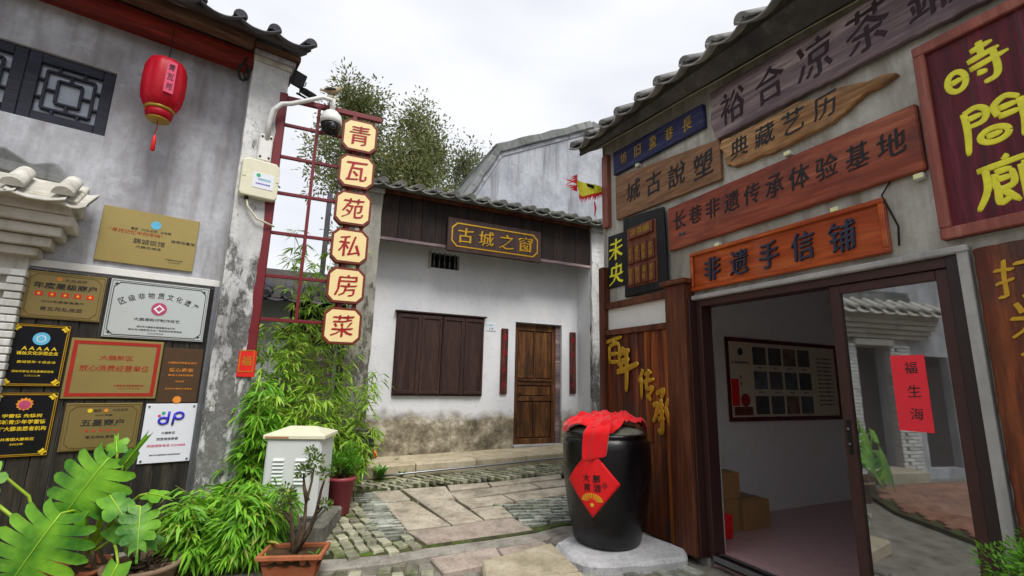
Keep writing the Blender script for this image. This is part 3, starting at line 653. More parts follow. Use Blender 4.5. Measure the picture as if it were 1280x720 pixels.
for k in range(5):
    box('star_box', 'star_red', t, -.19 + k * .085, -.14 + k * .085, y - .002, y, -.01, .03, .001); disc(t, -.165 + k * .085, .01, .014, y - .002, 'ink_gold', 'star', .001, 10, 1)
t, y, a, b = plaque('silver_plaque', 'silver white plaque with a round crimson emblem and arched heading', -.917, -.13, 1.798, 2.347, 'steel', .022)
ring2d(t, 2 * a - .05, 2 * b - .05, .006, y, 'ink', cut=.045); ring2d(t, 2 * a - .022, 2 * b - .022, .003, y, 'ink')
for sx in (-1, 1):
    for sz in (-1, 1): disc(t, sx * (a - .045), sz * (b - .045), .02, y, 'ink', 'corner_scroll', .002, 8, 1, .4)
for k, ch in enumerate('区级非物质文化遗产'):
    an = R(-30 + 7.5 * k); lettering(t, ch, math.sin(an) * .58, -.43 + math.cos(an) * .58, .052, .06, y, 'ink', .002, name='character', rot=-an)
disc(t, 0, .02, .062, y, 'ink_pink'); disc(t, 0, .02, .045, y - .003, 'ink_white', 'emblem_centre', .001, 4); disc(t, 0, .02, .026, y - .004, 'ink_pink', 'emblem_core', .001, 4)
fine(t, [('大鹏濑粉仔制作技艺', 0, -.09, .36, .03), ('深圳市大鹏新区管理委员会公布', 0, -.16, .3, .018), ('深圳市大鹏新区文化广电旅游体育局颁发', 0, -.19, .42, .018), ('二〇二〇年六月', 0, -.22, .12, .014)], y)
t, y, a, b = plaque('black_plaque', 'black and gold plaque with a round blue emblem and row of letters A', -1.5, -1.125, 1.345, 1.875, 'black_plaque')
ring2d(t, 2 * a - .03, 2 * b - .03, .007, y, 'gold', cut=.03); ring2d(t, 2 * a - .008, 2 * b - .008, .005, y, 'gold')
for sx in (-1, 1):
    for sz in (-1, 1): disc(t, sx * (a - .035), sz * (b - .035), .03, y, 'ink_gold', 'corner_scroll', .002, 8, 1, .6)
disc(t, .01, .14, .055, y, 'ink_blue'); disc(t, .01, .14, .03, y - .003, 'ink_white', 'emblem_ring', .001); disc(t, .01, .14, .024, y - .004, 'ink_blue', 'emblem_core', .001)
lettering(t, 'A A A A A', .01, .055, .22, .03, y, 'ink_gold', .002, off=.02); lettering(t, '诚信文化示范企业', .005, .015, .26, .032, y, 'ink_gold', .002, off=.02)
fine(t, [('鹏城百年·十佳企业', .01, -.06, .24, .022), ('深圳市商业文化发展促进会', 0, -.14, .26, .02), ('二〇二二年', 0, -.175, .1, .014)], y, 'ink_gold')
t, y, a, b = plaque('gold_plaque', 'gold plaque with a thick red border in the middle of the notice board', -1.11, -.44, 1.24, 1.775, 'brass')
ring2d(t, 2 * a - .04, 2 * b - .04, .03, y, 'ink_red')
lettering(t, '大鹏新区', .0, .1, .24, .045, y, 'ink_red', .002); lettering(t, '放心消费经营单位', 0, 0.005, .5, .06, y, 'ink_red', .002, 'brush')
fine(t, [('大鹏新区消费者委员会', .12, -.15, .22, .018), ('二〇二一年十二月', .12, -.175, .16, .014)], y, 'ink_red')
t, y, a, b = plaque('brown_plaque', 'dark brown plaque with faint orange writing at the right edge of the notice board', -.43, -.105, 1.2, 1.725, 'brown_plaque')
fine(t, [('大鹏新区慈善会表彰', 0, .12, .24, .02), ('爱心商家', 0, .05, .2, .036), ('献爱心扶贫助困', 0, 0, .2, .018), ('特发此牌', 0, -.06, .07, .016), ('深圳市大鹏新区慈善会', 0, -.13, .22, .016)], y, 'ink_orange'); disc(t, 0, -.235, .035, y, 'ink_orange', n=12)
t, y, a, b = plaque('black_plaque', 'black and gold plaque with a red flame emblem, lowest on the left', -1.52, -1.118, .77, 1.295, 'black_plaque')
ring2d(t, 2 * a - .03, 2 * b - .03, .007, y, 'gold', cut=.03); ring2d(t, 2 * a - .008, 2 * b - .008, .005, y, 'gold')
for sx in (-1, 1):
    for sz in (-1, 1): disc(t, sx * (a - .035), sz * (b - .035), .03, y, 'ink_gold', 'corner_scroll', .002, 8, 1, .6)
disc(t, .0, .165, .055, y, 'ink_orange', n=24, star=1, r2=.8); disc(t, 0, .16, .036, y - .003, 'ink_pink', 'emblem_core', .001)
for s, z, w_, h_ in (('学雷锋 先锋岗', .07, .24, .03), ('鹏城青少年学雷锋', .02, .3, .036), ('“最”大鹏志愿者机构', -.035, .32, .036), ('共青团大鹏新区', -.12, .2, .024), ('2022年', -.16, .08, .016)): lettering(t, s, 0, z, w_, h_, y, 'ink_gold', .002, off=.014)
t, y, a, b = plaque('gold_plaque', 'dull gold plaque with five small red stars behind the big leaf', -1.06, -.527, .79, 1.2, 'brass2')
ring2d(t, 2 * a - .02, 2 * b - .02, .003, y, 'brass_dark'); ring2d(t, 2 * a - .06, 2 * b - .05, .005, y, 'brass_dark', cut=.04)
disc(t, -.1, .14, .018, y, 'ink_gold'); disc(t, .01, .14, .015, y, 'ink_orange')
fine(t, [('美团', -.05, .14, .05, .024), ('大众点评', .11, .145, .11, .024), ('2024 年度', 0, .1, .12, .018), ('青瓦苑私房菜', 0, -.09, .2, .024)], y)
lettering(t, '五星商户', 0, .035, .3, .06, y, 'ink', .002, off=.02)
for k in range(5): disc(t, -.1 + k * .05, -.035, .013, y, 'star_red', 'star', .002, 10, 1)
t, y, a, b = plaque('white_plaque', 'white portrait plaque with a violet looping letter logo beside the pillar', -.498, -.092, .645, 1.19, 'white_plaque')
lg = MB()
def loop(cx, cz, r, a0=0, a1=360, n=24): return [(cx + r * math.cos(R(a0 + (a1 - a0) * k / n)), y - .002, cz + r * .85 * math.sin(R(a0 + (a1 - a0) * k / n))) for k in range(n + 1)]
lg.tube(loop(-.055, .115, .034), .011, 6); lg.tube([(-.02, y - .002, .095), (-.018, y - .002, .15), (-.015, y - .002, .2)], .011, 6)
lg.tube([(.02, y - .002, .075), (.025, y - .002, .13), (.03, y - .002, .18)] + loop(.065, .16, .036, 150, -170), .011, 6); lg.build('logo', 'ink_violet', t)
disc(t, -.06, .185, .016, y, 'ink_green', 'logo_leaf', n=8); disc(t, -.09, .16, .013, y, 'ink_rose', 'logo_leaf', n=8)
fine(t, [('大鹏新区', 0, .0, .11, .024), ('旅游诚信商家', 0, -.055, .17, .026), ('深圳市大鹏新区文化旅游局监制', 0, -.2, .24, .013)], y); fine(t, [('旅游服务电话 23258888', 0, -.115, .3, .024)], y, 'ink_rose')
for sx in (-1, 1):
    for sz in (-1, 1): disc(t, sx * (a - .025), sz * (b - .025), .01, y, 'alu', 'screw', .005, 10)
# ======================= lantern and iron ring under the left eaves
t = thing('lantern', 'red paper lantern with a dark written strip and gold rings hanging from the red beam', 'lantern', Lf, -.78, -.05, 3.9)
NB = 10
def rib(tt, z): return 1 - .05 * abs(math.sin(NB * tt / 2)) ** .6 if .07 < z < .72 else 1
MB().lathe([(.09, .10), (.135, .12), (.165, .19), (.178, .30), (.18, .42), (.172, .54), (.15, .60), (.10, .62), (.07, .625)], 60, fn=lambda tt, z: 1 - .06 * (1 - abs(math.cos(NB / 2 * tt)))).build('shade', 'lantern_red', t)
MB().lathe([(.118, .085), (.125, .10), (.12, .115)], 32).build('ring', 'gold_dull', t); MB().lathe([(.085, .0), (.1, .01), (.112, .05), (.11, .085)], 32).build('base', 'lantern_red', t)
MB().lathe([(.088, -.012), (.096, -.004), (.09, .008)], 32).build('ring', 'gold_dull', t); MB().lathe([(.102, .035), (.108, .042), (.104, .05)], 32).build('ring', 'gold_dull', t)
MB().lathe([(.03, .62), (.035, .65), (.012, .66)], 16).build('cap', 'gold_dull', t)
st = MB().box(-.04, .04, -.187, -.18, .22, .55).build('label_strip', 'ink_rose', t, rot=(0, 0, .25))
for k, ch in enumerate('青瓦苑'): lettering(st, ch, 0, .485 - k * .1, .055, .07, -.188, 'ink', .001, 'brush', name='character')
MB().tube([(0, 0, .66), (.003, 0, .8), (-.004, 0, 1.0)], .004, 5).build('cord', 'iron', t)
MB().tube([(0, 0, .0), (.005, 0, -.1), (-.005, 0, -.16)], .004, 5).build('tassel_cord', 'lantern_red', t)
MB().lathe([(.006, -.33), (.02, -.32), (.016, -.22), (.012, -.17), (.004, -.16)], 10).build('tassel', 'star_red', t)
t = thing('iron_hook', 'curled black iron ring hanging where the red beam meets the pillar', 'hook', Lf, -.13, -.0, 4.74)
MB().tube([(.05 * math.cos(R(a_)), 0, .1 * math.sin(R(a_))) for a_ in range(-60, 291, 25)], .014, 8).tube([(-.02, 0, .1), (.0, .02, .17), (.01, .03, .2)], .01, 6).tube([(.03, 0, .06), (.0, 0, -.02), (.02, 0, -.08)], .009, 6).build('ring', 'iron', t)
# ======================= camera, junction box, floodlights, bird
t = thing('security_camera', 'white bracketed dome security camera on the pillar below a perched bird', 'security camera', Lf, .16, 0, 3.93)
MB().box(-.06, .075, -.045, 0, -.16, .15).build('mount_plate', 'white_paint', t, .012)
for sx in (-.035, .05):
    for sz in (-.12, .115): disc(t, sx, sz, .012, -.045, 'iron', 'bolt', .006, 10)
def Tl(x, y, z):   # point of the trellis plane expressed in the camera thing's local space
    p = Tf.w(x, y, z) - Lf.w(.16, 0, 3.93); c, n = math.cos(Lf.a), math.sin(Lf.a); return Vector((p.x * c + p.y * n, -p.x * n + p.y * c, p.z))
hd = Tl(.48, -.12, 4.34)
MB().tube([(.01, -.03, .1), (.01, -.05, .3), (.03, -.1, .43), (.1, -.12, .52), (.2, -.12, .565), hd + Vector((-.12, 0, .30)), hd + Vector((0, 0, .31)), hd + Vector((0, 0, .17))], [.03, .028, .028, .027, .026, .025, .03, .034], 12).build('arm', 'white_paint', t)
hs = MB().lathe([(.118, .0), (.12, .05), (.108, .11), (.07, .155), (.02, .165)], 32).build('housing', 'white_paint', t, loc=hd)
dm = MB().lathe([(.002, -.135), (.05, -.122), (.09, -.085), (.108, -.03), (.11, .0)], 32).build('dome', 'black_plastic', t, loc=hd)
MB().lathe([(.001, -.03), (.03, -.025), (.042, 0)], 20).build('lens', 'dark_glass', dm, loc=(.0, -.085, -.06), rot=(-1.0, 0, 0))
MB().tube([(.02, -.03, -.15), (.03, -.05, -.24), (.1, -.05, -.36), (.2, -.04, -.42)], .008, 6).build('cable', 'iron', t)
t = thing('junction_box', 'cream plastic junction box with blue sticker on the flaking pillar', 'junction box', Lf, .15, 0, 3.53)
MB().prism([(-.18, -.17), (-.16, -.2), (.16, -.2), (.18, -.17), (.18, .17), (.14, .215), (-.12, .215), (-.18, .19)], -.1, 0).build('case', 'off_white', t, .012, seg=2)
MB().box(-.07, .13, -.104, -.1, -.1, .07).build('sticker', 'white_plaque', t)
lettering(t, '高清视频监控', .04, .0, .12, .025, -.105, 'ink_blue', .001); lettering(t, '设备请勿触碰', .03, -.05, .14, .018, -.105, 'ink_violet', .001); disc(t, -.02, .04, .022, -.104, 'ink_green', 'logo', .001, 10)
for sx in (-.17, .15): MB().box(sx, sx + .035, -.105, -.095, .0, .06).build('clip', 'off_white', t, .003)
MB().tube([(-.1, -.05, -.2), (-.08, -.05, -.3), (.02, -.05, -.42), (.2, -.04, -.47)], .011, 7).build('cable', 'off_white', t); MB().lathe([(.02, -.235), (.022, -.2)], 12, -.1, -.05).build('gland', 'black_plastic', t)
for x, y, z, rt, lab in ((.41, -.04, 4.86, (.5, 0, .35), 'square black floodlight tilted upright at the pillar top'), (.52, -.08, 4.72, (-1.05, .1, .25), 'black floodlight facing down above the camera arm')):
    t = thing('floodlight', lab, 'floodlight', Lf, x, y, z, 'floodlights at the pillar top')
    h = MB().box(-.075, .075, -.02, .03, -.085, .085).build('housing', 'black_plastic', t, .008, rot=rt)
    MB().box(-.06, .06, -.024, -.02, -.07, .07).build('glass', 'lamp_glass', h)
    for k in range(5): MB().box(-.06 + k * .026, -.055 + k * .026, .03, .045, -.07, .07).build('fin', 'black_plastic', h)
    MB().tube([(.085, 0, 0), (.085, .05, -.02), (0, .1, -.02), (-.085, .05, -.02), (-.085, 0, 0)], .007, 6).tube([(0, .1, -.02), (-.1, .13, .02)], .012, 6).build('bracket', 'black_plastic', t)
t = thing('bird', 'small brown bird perched on top of the white camera arm', 'bird', Tf, .47, -.12, 4.675, rot=R(15)); t.scale = (1.25, 1.25, 1.25)
bd = [(-.12, 0, .035), (-.095, 0, .042), (-.06, 0, .052), (-.03, 0, .062), (.0, 0, .075), (.028, 0, .09), (.045, 0, .108), (.055, 0, .122), (.066, 0, .13), (.08, 0, .128)]
MB().tube(bd, [.006, .01, .02, .032, .036, .031, .021, .021, .017, .004], 14).build('body', 'bird_brown', t)
MB().tube([(.08, 0, .129), (.097, 0, .124)], [.005, .001], 6).build('beak', 'bird_dark', t)
for s_ in (-1, 1):
    MB().tube([(-.09, s_ * .02, .05), (-.04, s_ * .033, .068), (.01, s_ * .033, .082)], [.003, .014, .009], 8).build('wing', 'bird_dark', t)
    MB().tube([(0, s_ * .012, .045), (.004, s_ * .012, .0)], .0025, 5).build('leg', 'bird_dark', t)
    MB().lathe([(.0005, -.003), (.003, 0), (.0005, .003)], 8).build('eye', 'black_plastic', t, loc=(.066, s_ * .016, .134))
MB().tube([(-.05, 0, .0), (0, .0, .02), (.06, 0, .0)], .01, 6).build('perch', 'off_white', t)
# ======================= vertical sign on its red trellis
t = thing('shop_sign', 'red metal trellis with six cream octagonal character boards down its edge', 'shop sign', Tf, 0, 0, 0)
MB().box(-.13, .0, -.02, .06, 1.55, 4.66).build('post', 'trellis', t, .005)
MB().box(.0, 1.06, .0, .05, 4.585, 4.645).build('top_bar', 'trellis', t, .004)
for z in (4.29, 3.9, 3.47, 3.01, 2.53, 2.06): MB().box(.0, .72, .005, .04, z - .017, z + .017).build('rail', 'trellis', t, .003)
MB().box(.325, .36, .003, .042, 2.05, 4.585).build('upright', 'trellis', t, .003); MB().box(.72, .77, .0, .045, 1.85, 4.585).build('upright', 'trellis', t, .003)
for k, ch in enumerate('青瓦苑私房菜'):
    z = 4.29 - k * .452
    a = .2; c = .065; P8 = [(-a + c, -a), (a - c, -a), (a, -a + c), (a, a - c), (a - c, a), (-a + c, a), (-a, a - c), (-a, -a + c)]
    bd = MB().prism(P8, -.1, -.005).build('sign_board', 'sign_rim', t, .004, (.81, 0, z))
    MB().prism([(p[0] * .87, p[1] * .87) for p in P8], -.104, -.1).build('face', 'cream', bd)
    lettering(bd, ch, 0, 0, .24, .245, -.104, 'char_red', .004, 'brush', name='character')
    if k: MB().box(.74, .79, -.06, -.02, z + .198, z + .256).build('link', 'sign_rim', t, .002); MB().box(.9, .94, -.06, -.02, z + .198, z + .256).build('link', 'sign_rim', t, .002)
t = thing('paper_charm', 'small red paper charm with gold edge on the trellis foot', 'paper charm', Tf, -.07, -.03, 1.62)
MB().box(-.075, .085, -.012, 0, -.16, .1).build('paper', 'star_red', t, .003); lettering(t, '福', 0, 0, .09, .1, -.0125, 'gold', .002, 'brush'); ring2d(t, .13, .22, .008, -.0125, 'gold')
# ======================= centre house
ch_ = thing('lane_house', 'low white house at the end of the lane with dark plank fascia and weathered skirting', 'house', Cf)
DO = (2.44, 3.42, .1, 2.54); VO = (.79, 1.31, 3.37, 3.66)
holed_wall('wall', 'plaster_centre', ch_, -.25, 3.8, -.1, 4.5, 0, [DO, VO], .16)
for nm, x0, x1, m_ in (('pillar', -.54, -.17, 'peeled_dark'), ('pillar', 3.78, 4.07, 'peeled')):
    o = MB().box(x0, x1, -.5, 4, -.1, 4.36).mesh(nm, m_)
    bm = bmesh.new(); bm.from_mesh(o); bmesh.ops.subdivide_edges(bm, edges=[e for e in bm.edges if abs((e.verts[0].co - e.verts[1].co).z) > 1], cuts=50); bm.to_mesh(o); bm.free()
    rough_edges(o, .02, x0, 3); link(nm, o, ch_)
    MB().box(x0 - .03, x1 + .02, -.56, .1, 4.34, 4.42).build('cornice', 'cement', ch_, .01)
MB().box(3.772, 3.778, -.42, 0, .2, 4.3).build('plaster_skim', 'plaster_centre', ch_)
x = -.16
while x < 3.76:
    w_ = min(random.uniform(.16, .3), 3.77 - x); box('fascia_board', 'plank_brown', ch_, x + .002, x + w_ - .002, -.47 + random.uniform(0, .006), -.44, 3.66, 4.385, .003); x += w_
MB().box(-.2, 3.8, -.5, -.42, 4.385, 4.45).build('eave_board', 'wood_post', ch_, .005)
MB().box(-.17, 3.77, -.485, -.435, 3.61, 3.66).build('batten', 'wood_purple', ch_, .004)
MB().box(-.17, 3.77, -.44, 0, 4.39, 4.41).build('soffit', 'plank_brown', ch_)
tile_roof(ch_, -.5, 4.15, -.62, 4.46, .30, 5, .3, 'tile', 'coping', L=.36, plen=5.2, r=.078)
for k in range(5): MB().tube([(VO[0] + .07 + k * .095, .05, 3.37), (VO[0] + .07 + k * .095, .05, 3.66)], .012, 8).build('vent_bar', 'alu', ch_)
MB().box(VO[0], VO[1], .15, .16, 3.37, 3.66).build('vent_back', 'black_plastic', ch_); MB().box(VO[0] - .05, VO[0], -.02, .0, 3.35, 3.66).build('vent_jamb', 'render_white', ch_)
# shutters
wn = MB().box(.27, 1.81, -.03, 0, 1.2, 2.55).build('window', 'shutter', ch_, .004)
for k in range(2):
    xa = .285 + k * .765
    s_ = MB().box(xa, xa + .75, -.06, -.028, 1.215, 2.535).mesh('shutter', 'shutter', .004); s_ = link('shutter', s_, wn)
for k in range(4):
    xa = .31 + k * .38
    m = MB()
    for (a_, b_, c_, d_) in ((xa, xa + .34, 1.235, 1.285), (xa, xa + .34, 2.465, 2.515), (xa, xa + .03, 1.285, 2.465), (xa + .31, xa + .34, 1.285, 2.465)): m.box(a_, b_, -.075, -.058, c_, d_)
    m.build('shutter_moulding', 'shutter', wn, .003)
MB().box(.24, 1.84, -.09, 0, 2.55, 2.575).build('window_hood', 'shutter', ch_, .003)
# door
dr = MB().box(2.45, 3.32, .1, .14, .36, 2.52).build('door', 'door_old', ch_, .003)
for (a_, b_, c_, d_) in ((2.45, 2.53, .36, 2.52), (3.24, 3.32, .36, 2.52)): MB().box(a_, b_, .07, .1, c_, d_).build('stile', 'door_old', dr, .004)
for c_, d_ in ((.36, .46), (1.12, 1.2), (1.4, 1.47), (2.4, 2.52)): MB().box(2.53, 3.24, .075, .1, c_, d_).build('rail', 'door_old', dr, .004)
MB().box(2.53, 3.24, .06, .1, 1.47, 1.51).build('ledge', 'door_old', dr, .006)
for c_, d_ in ((.46, 1.12), (1.51, 2.4)): MB().box(2.865, 2.905, .08, .1, c_, d_).build('muntin', 'door_old', dr, .003)
for xa, xb in ((2.545, 2.86), (2.91, 3.23)):
    for c_, d_ in ((.48, 1.1), (1.53, 2.38)): box('door_panel', 'door_old', dr, xa, xb, .088, .1, c_, d_, .008)
box('door_panel', 'door_old', dr, 2.55, 3.22, .088, .1, 1.215, 1.385, .008)
MB().box(3.32, 3.42, .06, .16, .1, 2.54).build('door_jamb', 'wood_purple', ch_, .003); MB().box(2.43, 3.43, -.06, .16, .28, .365).build('threshold', 'cement', ch_, .01)
MB().tube([(2.58, .06, 1.25), (2.58, .04, 1.25)], .02, 10).build('door_knob', 'iron', dr)
for x0, z0, lab in ((2.15, 1.24, 'narrow worn red couplet board between shutters and old door'), (3.585, 1.26, 'narrow worn red couplet board right of the old door')):
    t = thing('couplet_board', lab, 'couplet board', Cf, x0 + .07, 0, z0, 'couplet boards beside the old door')
    o = MB().box(-.068, .068, -.035, 0, 0, 1.16).build('board', 'couplet', t, .012); characters(t, '春风入户', [(0, 1.0 - k * .28) for k in range(4)], (.08, .12), -.036, 'char_red', .002)
t = thing('house_number', 'small white house number plate beside the old door', 'number plate', Cf, 1.96, 0, 2.41)
MB().box(-.09, .09, -.01, 0, -.07, .07).build('plate', 'white_plaque', t, .003); lettering(t, '长巷', -.02, .03, .08, .035, -.0105, 'ink_blue', .001); lettering(t, '16', .0, -.03, .08, .03, -.0105, 'ink', .001)
t = thing('name_board', 'dark brown name board with four gold characters on the plank fascia', 'name board', Cf, 1.785, -.485, 3.855)
MB().box(-.88, .88, -.05, 0, -.29, .29).build('board', 'shutter', t, .008); ring2d(t, 1.62, .42, .022, -.0505, 'gold', cut=.09, depth=.006)
for k, c_ in enumerate('古城之窗'): lettering(t, c_, -.56 + k * .375, 0, .28, .27, -.0505, 'gold', .008, 'brush', name='character')
# raised walk and kerb in front of the lane house
wk = thing('sidewalk', None, None, Cf, kind='structure')
def zs(x): return .28 + .022 * x
def wedge(name, mat, x0, x1, y0, y1, dz, h): 
    cx, cy = (x0 + x1) / 2, (y0 + y1) / 2; z = zs(cx)
    v = [(x0, y0, zs(x0) + dz), (x1, y0, zs(x1) + dz), (x1, y1, zs(x1) + dz), (x0, y1, zs(x0) + dz)]
    v = [(a - cx, b - cy, c - z) for a, b, c in v]; v += [(a, b, c - h) for a, b, c in v]
    o = MB().add(v, [(0, 1, 2, 3), (7, 6, 5, 4), (0, 4, 5, 1), (1, 5, 6, 2), (2, 6, 7, 3), (3, 7, 4, 0)]).build(name, mat, wk, .012, (cx, cy, z)); return o
wedge('walk_surface', 'kerb', -.53, 5, -.68, -.001, -.012, .3)
x = -.5
while x < 4.6:
    w_ = random.uniform(.7, 1.1); o = wedge('kerb_stone', 'kerb', x + .003, x + w_ - .003, -.87 + random.uniform(-.01, .01), -.685, 0, .3); x += w_
t = thing('drain_pipe', 'thin grey pipe lying along the foot of the kerb', 'pipe', Cf)
MB().tube([(.02 + k * .35, -.93 + .01 * math.sin(k), gz(*Cf.w(.02 + k * .35, -.93)[:2]) + .02) for k in range(10)], .014, 6).build('pipe', 'alu', t)
def sprig(base, n, h, name, label, cat, mat='weed_leaf', spread=.12, lw=.02, group=None):
    t = thing(name, label, cat, W0, base[0], base[1], base[2], group); V = []; Fc = []; T = []
    for i in range(n):
        a_ = random.uniform(0, 6.28); l = h * random.uniform(.6, 1.1); d = (math.cos(a_), math.sin(a_)); ww = lw * random.uniform(.7, 1.2)
        for j in range(5):
            s_ = j / 4; r_ = spread * s_ * l / h * 1.2; zz = l * (s_ - .55 * s_ * s_) * 1.2; q = ww * math.sin(math.pi * min(.95, s_ + .12))
            V += [(d[0] * r_ - d[1] * q, d[1] * r_ + d[0] * q, zz), (d[0] * r_ + d[1] * q, d[1] * r_ - d[0] * q, zz)]
        k = len(V) - 10
        Fc += [(k + 2 * j, k + 2 * j + 1, k + 2 * j + 3, k + 2 * j + 2) for j in range(4)]
    me = bpy.data.meshes.new('leaves'); me.from_pydata(V, [], Fc); me.materials.append(M[mat]); link('leaves', me, t); return t
for k, (x, y, zz, n, h, lab) in enumerate(((.02, -.98, .0, 22, .3, 'bright fern at the kerb end beside the scooter'), (.32, -.9, .0, 9, .12, 'small weed tuft under the kerb near the fern'), (3.6, -.1, .36, 16, .4, 'weed growing in the corner right of the old door'), (.35, -.35, .28, 7, .06, 'tiny weed on the raised walk'))):
    p = Cf.w(x, y); sprig((p.x, p.y, gz(p.x, p.y) + (zz - gz(p.x, p.y) if zz else 0)), n, h, 'fern' if k == 0 else 'weed', lab, 'fern' if k == 0 else 'weed', spread=.16 if k == 0 else .08, lw=.022 if k == 0 else .012)
# ======================= pale gable house behind
gh = thing('gable_house', 'tall pale grey gable wall with mossy coping behind the lane house', 'house', Cf, 0, 2.0, 0)
gp = [(2.1, 5.6), (2.82, 6.90), (5.5, 8.22), (9.5, 6.8), (9.5, 3), (2.1, 3)]
MB().prism(gp, 0, 5).build('gable_wall', 'plaster_gable', gh)
for a_, b_, wd_ in ((gp[0], gp[1], .12), (gp[1], gp[2], .2), (gp[2], gp[3], .2)):
    dx, dz = b_[0] - a_[0], b_[1] - a_[1]; l = math.hypot(dx, dz)
    m = MB().box(-.04, l + .05, -.1, 5, -.02, wd_).mesh('coping', 'coping', .02)
    bm = bmesh.new(); bm.from_mesh(m); bmesh.ops.subdivide_edges(bm, edges=[e for e in bm.edges if abs((e.verts[0].co - e.verts[1].co).x) > .4], cuts=24); bm.to_mesh(m); bm.free(); rough_edges(m, .035, l, 2.5)
    link('coping', m, gh, (a_[0], 0, a_[1]), (0, -math.atan2(dz, dx), 0))
    MB().box(0, l, -.03, 0, -.12, -.02).build('coping_band', 'plaster_gable', gh, .01, (a_[0], 0, a_[1]), (0, -math.atan2(dz, dx), 0))
# ======================= grey timber front between trellis and lane house
tb = thing('timber_house', 'low grey timber house with tiled roof behind the bamboo', 'house', Cf, 0, .35, 0)
MB().box(-3.6, -1.32, 0, .3, -.2, 2.72).build('wall', 'plaster_centre', tb)
MB().box(-1.32, -.54, .1, .3, -.2, 2.72).build('back_wall', 'plank_dark', tb)
for k in range(4): box('door_board', 'wood_purple', tb, -1.3 + k * .19, -1.12 + k * .19, .04, .1, .0, 2.0, .006)
MB().box(-1.45, -.5, -.02, .1, 2.02, 2.2).build('lintel', 'wood_crimson', tb, .006)
MB().box(-1.34, -1.28, -.02, .08, -.1, 2.02).build('post', 'cement', tb, .006); MB().box(-.62, -.56, -.02, .08, -.1, 2.02).build('post', 'cement', tb, .006)
tile_roof(tb, -3.7, -.52, -.4, 2.62, .35, 3, .3, 'tile_dark', 'soffit', plen=3)
MB().box(-.96, -.88, -.1, -.02, 2.8, 4.5).build('downpipe', 'tile_dark', tb, .01)
# ======================= right shop building
rh = thing('shop_house', 'grey rendered shop house on the right crowded with carved wooden signs', 'shop', Sf)
DR = (0.0, 2.0, -.1, 2.29)
holed_wall('wall', 'plaster_right', rh, -1.45, 5, -.2, 4.72, 0, [DR, (-1.36, -.3, -.1, 2.4)], .2)
MB().box(-1.45, -1.3, .2, 5, -.2, 4.7).build('side_wall', 'plaster_right', rh)
MB().box(-1.465, -1.42, -.015, .2, -.2, 4.6).build('corner_edge', 'peeled_dark', rh, .01)
rr_ = tile_roof(rh, -1.55, 5.2, -.34, 4.50, .5, 3, .318, 'tile_eave', 'soffit', r=.066, under=.09, plen=4); rr_.rotation_euler[1] = .018
cv = MB(); cv.add([(-1.53, -.34, 4.44), (-1.53, -.33, 4.40), (-1.53, .0, 4.62), (-1.53, .0, 4.75), (5.1, -.34, 4.32), (5.1, -.33, 4.28), (5.1, .0, 4.02), (5.1, .0, 4.7)], [(0, 1, 2, 3), (7, 6, 5, 4), (0, 4, 5, 1), (1, 5, 6, 2), (2, 6, 7, 3), (3, 7, 4, 0)]); cv.build('soffit', 'soffit', rh, .008)
# room behind the door; back and right walls drawn in so bounced light brightens it
MB().box(-.86, -.76, .2, 5, -.1, 2.9).build('room_wall', 'interior', rh); MB().box(-.76, 2.8, 3.9, 4, -.1, 2.9).build('room_wall', 'interior', rh)
MB().box(-.8, 5, .2, 5, 2.75, 2.85).build('room_ceiling', 'interior', rh); MB().box(-.8, 5, .03, 5, -.1, .03).build('room_floor', 'interior_floor', rh)
MB().box(2.7, 2.8, .2, 4, -.1, 2.9).build('room_wall', 'interior', rh)
MB().box(-.755, -.735, .45, .62, .85, 1.95).build('wall_strip', 'frame_dark', rh)
MB().box(-.76, -.72, .2, .26, 2.74, 2.3).build('cornice', 'interior', rh)
# door frame and sliding glass door
MB().box(.0, .06, -.02, .12, .0, 2.29).build('door_frame', 'frame_brown', rh, .004); MB().box(.06, 1.94, -.02, .12, 2.225, 2.29).build('door_frame', 'frame_brown', rh, .004)
MB().box(1.94, 2.0, -.035, .14, .0, 2.29).build('door_frame', 'frame_dark', rh, .004); MB().box(-.02, 2.06, -.06, 0, 2.292, 2.335).build('lintel', 'cement', rh, .008)
MB().box(.06, 1.94, -.03, .12, -.02, .03).build('track', 'frame_dark', rh, .003); MB().box(.06, 1.94, -.035, -.03, .0, .042).build('track_lip', 'alu', rh); MB().box(.06, 1.94, .06, .066, .03, .045).build('track_lip', 'alu', rh)
gd = MB().box(1.235, 1.305, .0, .045, .045, 2.222).box(1.87, 1.94, .0, .045, .045, 2.222).box(1.305, 1.87, .0, .045, .045, .13).box(1.305, 1.87, .0, .045, 2.16, 2.222).build('glass_door', 'frame_brown', rh, .004)
MB().add([(1.3, .022, .12), (1.875, .022, .12), (1.875, .022, 2.165), (1.3, .022, 2.165)], [(0, 1, 2, 3)]).build('pane', 'glass_pane', gd)
MB().box(1.255, 1.285, -.006, .0, 1.05, 1.28).build('lock_plate', 'black_plastic', gd, .003); disc(gd, 1.27, 1.22, .008, -.006, 'alu', 'lock', .004, 12); disc(gd, 1.27, 1.12, .008, -.006, 'alu', 'lock', .004, 12)
MB().box(2.002, 2.055, -.05, .0, .0, 2.31).build('edge_strip', 'cement', rh, .004)
